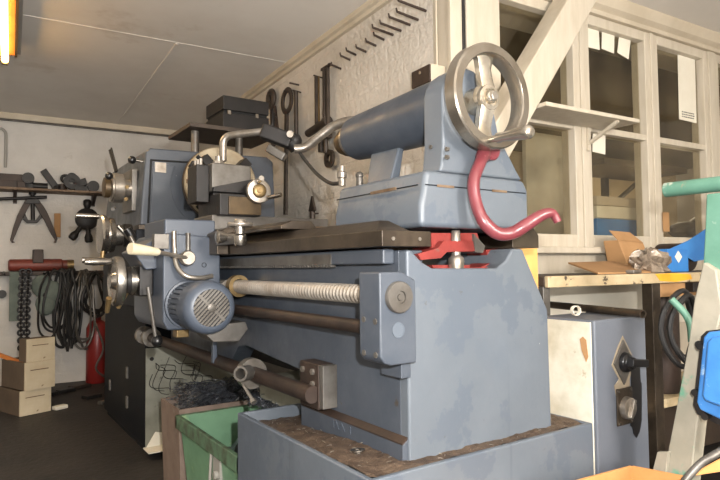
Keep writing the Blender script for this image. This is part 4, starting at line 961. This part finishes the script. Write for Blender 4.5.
# stacked wooden boxes in front of the far wall
YB = 4.02
def boxx(px0, px1, pyt, pyb, label, dy=.3, lid=None, Y=YB):
    a, b = rat(px0,pyt,'y',Y), rat(px1,pyb,'y',Y)
    return a, b
def crate(px0, px1, pyt, pyb, z0, label, Y=YB, dep=.30, turn=24):
    a = rat(px0,pyb,'y',Y); b = rat(px1,pyb,'y',Y); h = rat(px0,pyt,'y',Y).z-rat(px0,pyb,'y',Y).z
    ca, sa = math.cos(R(turn)), math.sin(R(turn)); w = (b.x-a.x)/ca*1.06
    c = thing('wooden_box', label, 'box', (a.x,Y,z0), 'pale wooden boxes stacked on the floor at left', True)
    c.rotation_euler.z = ROT+R(turn); OFF[c] = Vector((0,0,0))
    part('front_panel', MB().box((0,0,0), (w,.0135,h)), PLY, c, .001)
    part('side_panel', MB().box((0,.014,0), (.012,dep,h-.001)), PLYS, c, .001)
    part('side_panel', MB().box((w-.012,.014,0), (w,dep,h-.001)), PLYS, c, .001)
    part('back_panel', MB().box((.0125,dep-.012,0), (w-.0125,dep,h)), PLYS, c)
    part('bottom_panel', MB().box((.0125,.014,0), (w-.0125,dep-.0125,.012)), PLY, c)
    part('dark_joint', MB().box((.03,-.0012,h*.70), (w-.04,-.0002,h*.73)), DWOOD, c)
    return h
z_ = .002
z_ += crate(20, 50, 387, 412, z_, 'pale wooden box at the bottom of the stack at left', YB)+.001
z_ += crate(25, 54, 359, 387, z_, 'pale wooden box in the middle of the stack at left', YB)+.001
zt2 = z_
crate(27, 54, 336, 359, z_, 'narrow pale wooden box on top of the stack at left', YB+.01, .10)
p = rat(12,358,'y',YB+.25)
pl_ = MB().bar(rat(-8,350,'y',YB+.3)*1.0, rat(22,361,'y',YB+.16), .022, .022)
dz = zt2+.0115-sum(v[2] for v in pl_.v)/8
pl_.v = [(x,y,z+dz) for x, y, z in pl_.v]
solo('plank', pl_, OWOOD, 'short orange-brown plank lying behind the top wooden box', 'plank', room=True, bev=.003)
# floor litter near the wall
for k, (px, py, s, m) in enumerate(((60,409,.035,PAPER),(66,392,.05,IRON),(80,388,.06,IRONB),(48,396,.05,IRON),(92,398,.05,IRON),(104,404,.03,GREYST))):
    p = rat(px,py,'z',.0)
    mb = MB().obox((p.x,p.y,.012), (s,s*.5,0), (-s*.3,s*.6,0), (0,0,.011)) 
    solo('floor_scrap', mb, m, ['small white scrap on the dark floor right of the wooden boxes','dark scrap on the floor nearest the extinguisher hose','brown scrap on the floor in front of the red extinguisher','dark scrap on the floor beside the bottom wooden box','dark scrap on the floor left of the lathe pedestal','small grey scrap on the floor beside the lathe pedestal'][k], 'scrap', room=True, bev=.004)
# ================================================================== RIGHT SIDE: CONTROL CABINET, BENCH, STAND
cx0, cx1, cy0, cy1, ch_ = 1.388, 1.635, .95, 1.135, .713
cc_ = thing('control_cabinet', 'grey control cabinet with two rotary switches behind the lathe', 'cabinet', (1.51,1.15,0))
part('body', MB().box((cx0+.004,cy0+.002,.02), (cx1,cy1,ch_)), PAINT_C, cc_, .006)
part('side_skin', MB().box((cx0,cy0+.012,.03), (cx0+.004,cy1-.005,ch_-.006)), PEEL, cc_, .001)
part('paint_chip', MB().prism([(.995,.66),(.985,.668),(.975,.66),(.970,.615),(.977,.60),(.990,.63)], 'x', cx0-.0012, cx0), CARDB, cc_)
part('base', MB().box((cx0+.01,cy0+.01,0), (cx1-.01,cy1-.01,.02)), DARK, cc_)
c = at(623,362,'y',cy0)
k_ = .052
part('bare_patch', MB().prism([(c.x-.02,c.z+.045),(c.x+.004,c.z+.072),(c.x+.044,c.z+.018),(c.x+.05,c.z-.012),(c.x+.03,c.z-.05),(c.x+.03,c.z-.085),(c.x-.035,c.z-.09),(c.x-.042,c.z-.06),(c.x-.02,c.z-.045),(c.x-.052,c.z-.004)], 'y', cy0+.0005, cy0+.003), PRIMER, cc_)
plt = part('diamond_plate', MB().prism([(c.x,c.z+.062),(c.x+.046,c.z),(c.x,c.z-.062),(c.x-.046,c.z)], 'y', cy0-.004, cy0+.001), GREYST, cc_, .001)
part('switch_knob', MB().rev((c.x,cy0-.004,c.z), (0,-1,0), [(0,.028),(.012,.026),(.016,.018),(.03,.016),(.03,.001)], 28).bar((c.x-.02,cy0-.034,c.z+.004), (c.x+.042,cy0-.042,c.z-.002), .018, .02), BLACK, plt, .002)
c = at(624,406,'y',cy0)
plt = part('square_plate', MB().box((c.x-.036,cy0-.004,c.z-.05), (c.x+.036,cy0+.001,c.z+.05)), OILY, cc_, .002)
part('rotary_dial', MB().rev((c.x+.003,cy0-.004,c.z-.004), (0,-1,0), [(0,.031),(.014,.029),(.016,.026),(.016,.001)], 28), STEEL, plt)
part('dial_bar', MB().obox((c.x+.003,cy0-.024,c.z-.004), (.010,0,.024), (0,.004,0), (.005,0,-.002)), STEEL, plt, .001)
for sx2 in (-1, 1):
    for sz2 in (-1, 1): part('screw', MB().cyl((c.x+sx2*.029,cy0-.0055,c.z+sz2*.043), (c.x+sx2*.029,cy0-.004,c.z+sz2*.043), .004, n=8), CHROME, plt)
tp_ = [at(x,y,'y',cy0-.002) for x, y in ((631,362),(640,366),(641,382),(642,383),(642,420),(640,432),(637,438),(634,434),(633,428),(631,426),(631,390),(632,388))]
part('black_tape', MB().prism([(p.x,p.z) for p in tp_], 'y', cy0-.0015, cy0-.0003), BLACK, cc_)
# steel pipe lying across cabinet top
a = at(543,304,'z',ch_+.013); b = at(643,314,'z',ch_+.013)
solo('steel_pipe', MB().ring(b, a-b, .0115, .008, (a-b).length), OILY, 'dark steel pipe lying across the top of the grey control cabinet', 'pipe')
p = at(577,309,'z',ch_+.03); solo('pipe_tag', MB().ring(p-Vector((0,0,.0045)), a-b, .0130, .0118, .012), PAPER, 'pale paper tag wrapped round the steel pipe on the cabinet', 'tag')
# orange-painted upright board behind the foot
p = at(530,250,'y',1.30); q_ = at(530,310,'y',1.30)
w0, w1 = at(520,275,'y',1.155).x, at(537,275,'y',1.155).x
solo('upright_board', MB().box((max(w0,1.235),1.15,0), (w1,1.17,at(530,246,'y',1.15).z)), BOARDO, 'orange-yellow upright board behind the right edge of the lathe foot', 'board', bev=.002)
# bench (room coordinates)
BY = 1.24
bl = rat(548,273,'y',BY); br_ = rat(648,275,'y',BY)
zt = .826; xl = bl.x
bn = thing('workbench', 'narrow dirty workbench with worn pale front edge under the windows', 'workbench', ((xl+3.2)/2,1.4,0), room=True)
part('top', MB().box((xl,BY+.016,zt-.03), (3.5,YW-.065,zt)), BENCHT if False else BENCHD, bn, .003)
part('front_edge', MB().box((xl,BY,zt-.034), (3.5,BY+.0155,zt+.001)), BENCHT, bn, .003)
yp = [rat(x,y,'y',BY) for x, y in ((655,274),(672,273),(690,274),(692,279),(676,282),(660,281))]
part('yellow_patch', MB().prism([(p.x,p.z) for p in yp], 'y', BY-.0012, BY), YELLOW, bn)
part('end_leg', MB().box((xl,BY+.02,0), (xl+.03,BY+.05,zt-.031)), GREYST, bn, .002)
lx = rat(654,300,'y',BY+.03).x
part('leg', MB().box((lx-.024,BY+.02,0), (lx+.024,BY+.06,zt-.031)), OILY, bn, .002)
part('leg', MB().box((3.3,BY+.02,0), (3.345,BY+.06,zt-.031)), OILY, bn, .002)
zl = rat(660,403,'y',BY+.07).z
part('lower_shelf', MB().box((xl+.3,BY+.062,zl-.02), (3.4,YW-.065,zl+.012)), BENCHT, bn, .003)
part('apron_board', MB().box((lx+.026,BY+.02,zt-.085), (3.29,BY+.04,zt-.035)), CARDB, bn, .002)
part('apron_bracket', MB().box((rat(690,285,'y',BY).x,BY-.012,zt-.07), (rat(712,285,'y',BY).x+.1,BY+.018,zt-.036)), IRON, bn, .002)
part('back_board', MB().box((xl+.06,YW-.1,.02), (3.4,YW-.07,zl-.025)), BENCHD, bn)
# bench clutter
def rz_(px, py, z): return rat(px, py, 'z', z)
z1 = zt+.001
A, B = rat(583,267,'y',BY+.12), rat(632,258,'y',BY+.30)
cb_ = MB().loft([(A.x-.0,BY+.06,z1),(A.x+.30,BY+.05,z1),(A.x+.30,BY+.052,z1+.006),(A.x,BY+.062,z1+.006)], [(A.x+.07,BY+.24,z1+.036),(A.x+.36,BY+.26,z1+.040),(A.x+.36,BY+.262,z1+.046),(A.x+.07,BY+.242,z1+.042)])
solo('cardboard_sheet', cb_, CARDB, 'flat brown cardboard sheet at the left of the workbench', 'cardboard', room=True)
c = rat(655,250,'y',BY+.2)
bg = thing('paper_bag', 'open brown paper bag standing at the middle of the workbench', 'bag', (c.x-.06,BY+.25,z1), room=True)
bgm = MB().loft([(c.x-.13,BY+.22,z1),(c.x+.03,BY+.22,z1),(c.x+.03,BY+.32,z1),(c.x-.13,BY+.32,z1)], [(c.x-.15,BY+.26,z1+.13),(c.x+.0,BY+.25,z1+.12),(c.x+.0,BY+.33,z1+.12),(c.x-.15,BY+.33,z1+.13)])
part('body', bgm, CARDB, bg, .004)
part('flap', MB().loft([(c.x-.15,BY+.26,z1+.13),(c.x+.0,BY+.25,z1+.12),(c.x+.0,BY+.254,z1+.12),(c.x-.15,BY+.264,z1+.13)], [(c.x-.16,BY+.29,z1+.17),(c.x-.03,BY+.29,z1+.165),(c.x-.03,BY+.294,z1+.165),(c.x-.16,BY+.294,z1+.17)]), CARDB, bg)
cr = MB(); rnd = random.Random(4)
c2_ = rat(650,262,'y',BY+.1)
cr.ball((c2_.x-.01,BY+.09,z1+.03), 1, 22, (.10,.06,.055))
cr.v = [(c2_.x-.01+(x-c2_.x+.01)*f, BY+.09+(y-BY-.09)*f, max(z1+.001, z1+.03+(z-z1-.03)*f*1.15)) for (x, y, z), f in ((v, rnd.uniform(.62,1.12)) for v in cr.v)]
solo('crumpled_wrapper', cr, CLEARP, 'crumpled grey-brown plastic wrapper on the workbench beside the blue packet', 'wrapper', room=True, smooth=0)
Fq = lambda x, y: rat(x, y, 'y', BY+.12)
bp_ = thing('blue_packet', 'bright blue packet with a white emblem on the workbench', 'packet', (Fq(676,262).x,BY+.12,z1), room=True)
a, b = Fq(668,261), Fq(688,249)
part('front', MB().box((a.x,BY+.12,z1), (b.x,BY+.16,b.z)), BLUEP, bp_, .002)
m_ = ((a.x+b.x)/2, (a.z*.4+b.z*.6)-.012)
em = MB()
for dx, dz in ((-.012,0),(.012,0),(0,.012),(0,-.012)): em.prism([(m_[0]+dx-.012,m_[1]+dz),(m_[0]+dx,m_[1]+dz+.012),(m_[0]+dx+.012,m_[1]+dz),(m_[0]+dx,m_[1]+dz-.012)], 'y', BY+.1185-.0003*(dx+.02)*10, BY+.1198)
part('emblem', em, PAPER, bp_)
t0, t1, t2 = Fq(662,257), Fq(699,240), Fq(704,252)
part('blue_sheet', MB().prism([(t0.x,t0.z),(t1.x,t1.z),(t1.x+.13,t1.z+.05),(t1.x+.13,z1+.05),(t2.x,z1+.04),(b.x,b.z-.005)], 'y', BY+.162, BY+.166), BLUEP, bp_)
bx_ = rat(705,262,'y',BY+.1); solo('cable_drum', MB().cyl((bx_.x+.05,BY+.19,z1+.06), (bx_.x+.05,BY+.32,z1+.06), .06), IRONB, 'dark brown roll behind the blue packet at the right of the workbench', 'roll', room=True)
p = rat(637,266,'y',BY+.05)
solo('small_clip', MB().obox((p.x-.02,BY+.05,z1+.007), (.03,.006,.0), (-.004,.014,0), (0,0,.006)), STEEL, 'small shiny metal clip on the bench in front of the cardboard', 'clip', room=True, bev=.002)
# hose coil and dark canister under the bench
h_ = rat(676,325,'y',BY-.03)
hs_ = MB()
for k, (rx_, rz2, dy) in enumerate(((.085,.115,.0),(.105,.13,.02),(.07,.10,.012))):
    pts = [(h_.x+rx_*math.cos(2*PI*i/16), h_.y-.04+dy+.01*math.sin(i), h_.z-.01+rz2*math.sin(2*PI*i/16)) for i in range(16)]
    hs_.tube(curve(pts, 3, True), .009, 8, True)
solo('rubber_hose', hs_, RUBBER, 'coiled black rubber hose hanging at the bench leg behind the green stand', 'hose', room=True)
c = rat(681,325,'y',BY+.05)
cn = thing('canister', 'dark brown canister standing under the workbench behind the hose', 'canister', (c.x,BY+.12,zl+.0125), room=True)
zc0 = rat(680,300,'y',BY+.12).z
part('body', MB().rev((c.x+.03,BY+.15,zl+.0125), (0,0,1), [(0,.06),(.01,.066),(zc0-zl-.06,.066),(zc0-zl-.03,.045),(zc0-zl,.04),(zc0-zl,.001)], 24), IRONB, cn)
part('cap', MB().cyl((c.x+.03,BY+.15,zc0+.013), (c.x+.03,BY+.15,zc0+.05), .05), BLACK, cn, .004)
# green stand
SX = 1.46
st = thing('green_stand', 'worn green-painted steel stand with a top pipe at right', 'stand', (1.5,.6,0))
a = at(666,190,'x',SX+.10)
e = at(722,183.5,'x',SX+.10)
dd_ = Vector((0,-1,0))
tb_ = MB().rev((SX+.10,a.y,a.z), dd_, [(0,.014),(0,.0195),(.5,.0195),(.5,.001)], 24); part('top_pipe', tb_, GRN2, st)
u0, u1 = at(706,196,'x',SX+.09), at(702,255,'x',SX+.06)
def xp(pts, x0, x1): return MB().loft([tuple(Vector((0,0,0))+Vector((x0,)+tuple(at(px,py,'x',x0))[1:])) for px, py in pts], [(x1,)+tuple(at(px,py,'x',x0))[1:] for px, py in pts])
part('column', xp([(706,194),(745,190),(745,300),(706,300),(703,262),(705,225)], SX, SX+.05), GRN2, st, .004)
part('leg', xp([(703,262),(716,270),(722,310),(706,372),(697,425),(692,470),(684,560),(640,560),(664,470),(676,408),(688,345),(694,300)], SX-.02, SX+.03), GRN3, st, .004)
part('foot_plate', xp([(657,452),(668,452),(664,490),(640,600),(620,600)], SX-.035, SX-.021), GRN3, st, .002)
lv_ = [at(671,299,'y',.93), at(682,306,'y',.91), at(690,318,'y',.89), at(692,342,'y',.88)]
part('bent_lever', MB().tube(bend([lv_[0],lv_[2],lv_[3]], .05), .0105, 14), GRN2, st)
for px, py in ((703,344),(700,392)):
    p = at(px,py,'x',SX-.02); part('bolt', MB().cyl(p+Vector((.01,0,0)), p-Vector((.02,0,0)), .009), IRON, st)
# blue housing
bh = thing('blue_housing', 'blue painted housing with dark bolted flange at the right edge', 'housing', (1.42,.6,.38))
p0, p1 = at(703,338,'x',SX-.06), at(696,405,'x',SX-.06)
q_ = [(703,337),(708,332),(760,326),(760,440),(720,420),(699,410),(696,402)]
part('body', xp(q_, SX-.065, SX-.045), BLUEB, bh, .006)
part('shell', xp([(706,341),(712,337),(760,331),(760,420),(722,408),(703,401),(701,395)], SX-.085, SX-.064), BLUEB, bh, .008)
part('flange', xp([(701,336),(706,331),(760,324),(760,446),(720,426),(697,414),(693,405)], SX-.045, SX-.038), IRON, bh, .001)
for px, py in ((702,346),(697,392),(707,416)):
    p = at(px,py,'x',SX-.05); part('flange_bolt', MB().cyl(p+Vector((.012,0,0)), p-Vector((.012,0,0)), .008), IRON, bh)
# grey pipe and cardboard box bottom right
solo('grey_pipe', MB().tube(curve([at(684,482,'y',.66), at(700,464,'y',.64), at(716,454,'y',.62), at(740,440,'y',.60)], 6), .008, 12), GREYST, 'light grey bent pipe at the lower right corner', 'pipe')
Z = .36
k0 = at(566,484,'y',.80); k1 = at(632,466,'y',.86); k2 = at(655,475,'y',.80); k3 = at(688,477,'y',.72); k4 = at(722,459,'y',.70)
cbx = thing('cardboard_box', 'open orange-brown cardboard box at the bottom right', 'box', (1.28,.7,0))
zb0 = k1.z
pa = Vector((1.10,.62,0)); 
A0, A1, A2, A3 = Vector((k0.x,k0.y,0)), Vector((k1.x,k1.y,0)), Vector((k3.x,k3.y,0)), Vector((k0.x+(k3.x-k1.x),k0.y+(k3.y-k1.y),0))
def wallp(P, Q, zp, zq, th=.006):
    d = (Q-P).normalized(); n = Vector((-d.y,d.x,0))*th
    return MB().loft([P, Q, Q+Vector((0,0,zq)), P+Vector((0,0,zp))], [P+n, Q+n, Q+n+Vector((0,0,zq)), P+n+Vector((0,0,zp))])
part('side', wallp(A0, A1, k0.z, k1.z), CARD, cbx); part('side', wallp(A1, A2, k1.z, k3.z), CARD, cbx)
part('side', wallp(A2, A3, k3.z, k0.z-.03), CARD, cbx); part('side', wallp(A3, A0, k0.z-.03, k0.z), CARD, cbx)
part('bottom', MB().loft([A0,A1,A2,A3], [p+Vector((0,0,.006)) for p in (A0,A1,A2,A3)]), CARD, cbx)
part('flap', MB().loft([(k3.x+.003,k3.y-.004,k3.z+.002),(k3.x+.15,k3.y-.05,k3.z+.004),(k3.x+.15,k3.y-.05,k3.z+.008),(k3.x+.003,k3.y-.004,k3.z+.006)], [(k4.x,k4.y,k4.z),(k4.x+.15,k4.y-.05,k4.z),(k4.x+.15,k4.y-.05,k4.z+.004),(k4.x,k4.y,k4.z+.004)]), CARD, cbx)
# ================================================================== CAMERA AND LIGHT
cam = bpy.data.cameras.new('camera'); co = bpy.data.objects.new('camera', cam); COL.objects.link(co)
cam.sensor_fit = 'HORIZONTAL'; cam.sensor_width = 36; cam.lens = FPX*36/720; cam.clip_start = .02; cam.clip_end = 50
mx = Matrix((RT, UP, -FW)).transposed().to_4x4(); mx.translation = EYE
co.matrix_world = mx
S.camera = co
def lamp(name, kind, loc, power, col, size=None, rot=None, sy=None):
    l = bpy.data.lights.new(name, kind); l.energy = power; l.color = col
    if kind == 'AREA':
        l.shape = 'RECTANGLE'; l.size = size; l.size_y = sy or size
    elif size: l.shadow_soft_size = size
    o = bpy.data.objects.new(name, l); COL.objects.link(o); o.location = loc
    if rot: o.rotation_euler = rot
    return o
# the photographer's flash, just above the lens
fl = EYE+UP*.115+RT*.075-FW*.03
lamp('camera_flash', 'POINT', fl, 128, (1,.985,.96), .012)
# warm ambient: two added unseen fill lamps, and one at the ceiling fitting
lamp('fluorescent', 'POINT', to_lathe((-1.6,2.5,1.6)), 7, (1,.90,.76), .15)  # unseen lamp added at left as fill, no fitting there
lamp('fluorescent', 'POINT', to_lathe((.9,-1.3,1.45)), 165, (1,.93,.84), .15)  # unseen lamp added behind the camera to lift ceiling and ambient
lamp('rear_fill', 'AREA', to_lathe((.4,-2.05,1.1)), 35, (.95,.98,1), 1.8, (PI/2,0,ROT), 1.9)  # soft fill added behind the camera, the front wall has no opening
lamp('fluorescent', 'AREA', to_lathe((p_light.x,p_light.y,1.87)), 7, (1,.8,.5), .1, (0,0,ROT), 1.2)
lamp('back_room_fill', 'POINT', to_lathe((3.6,2.2,1.3)), 5, (1,.85,.62), .1)  # unseen lamp added to brighten the room behind the panes
w = bpy.data.worlds.new('world'); S.world = w; w.use_nodes = True
w.node_tree.nodes['Background'].inputs[0].default_value = (.05,.05,.05,1)
vs = S.view_settings; S.display_settings.display_device = 'sRGB'
vs.view_transform = 'Standard'; vs.look = 'None'; vs.gamma = 1; vs.use_curve_mapping = False; vs.exposure = .3
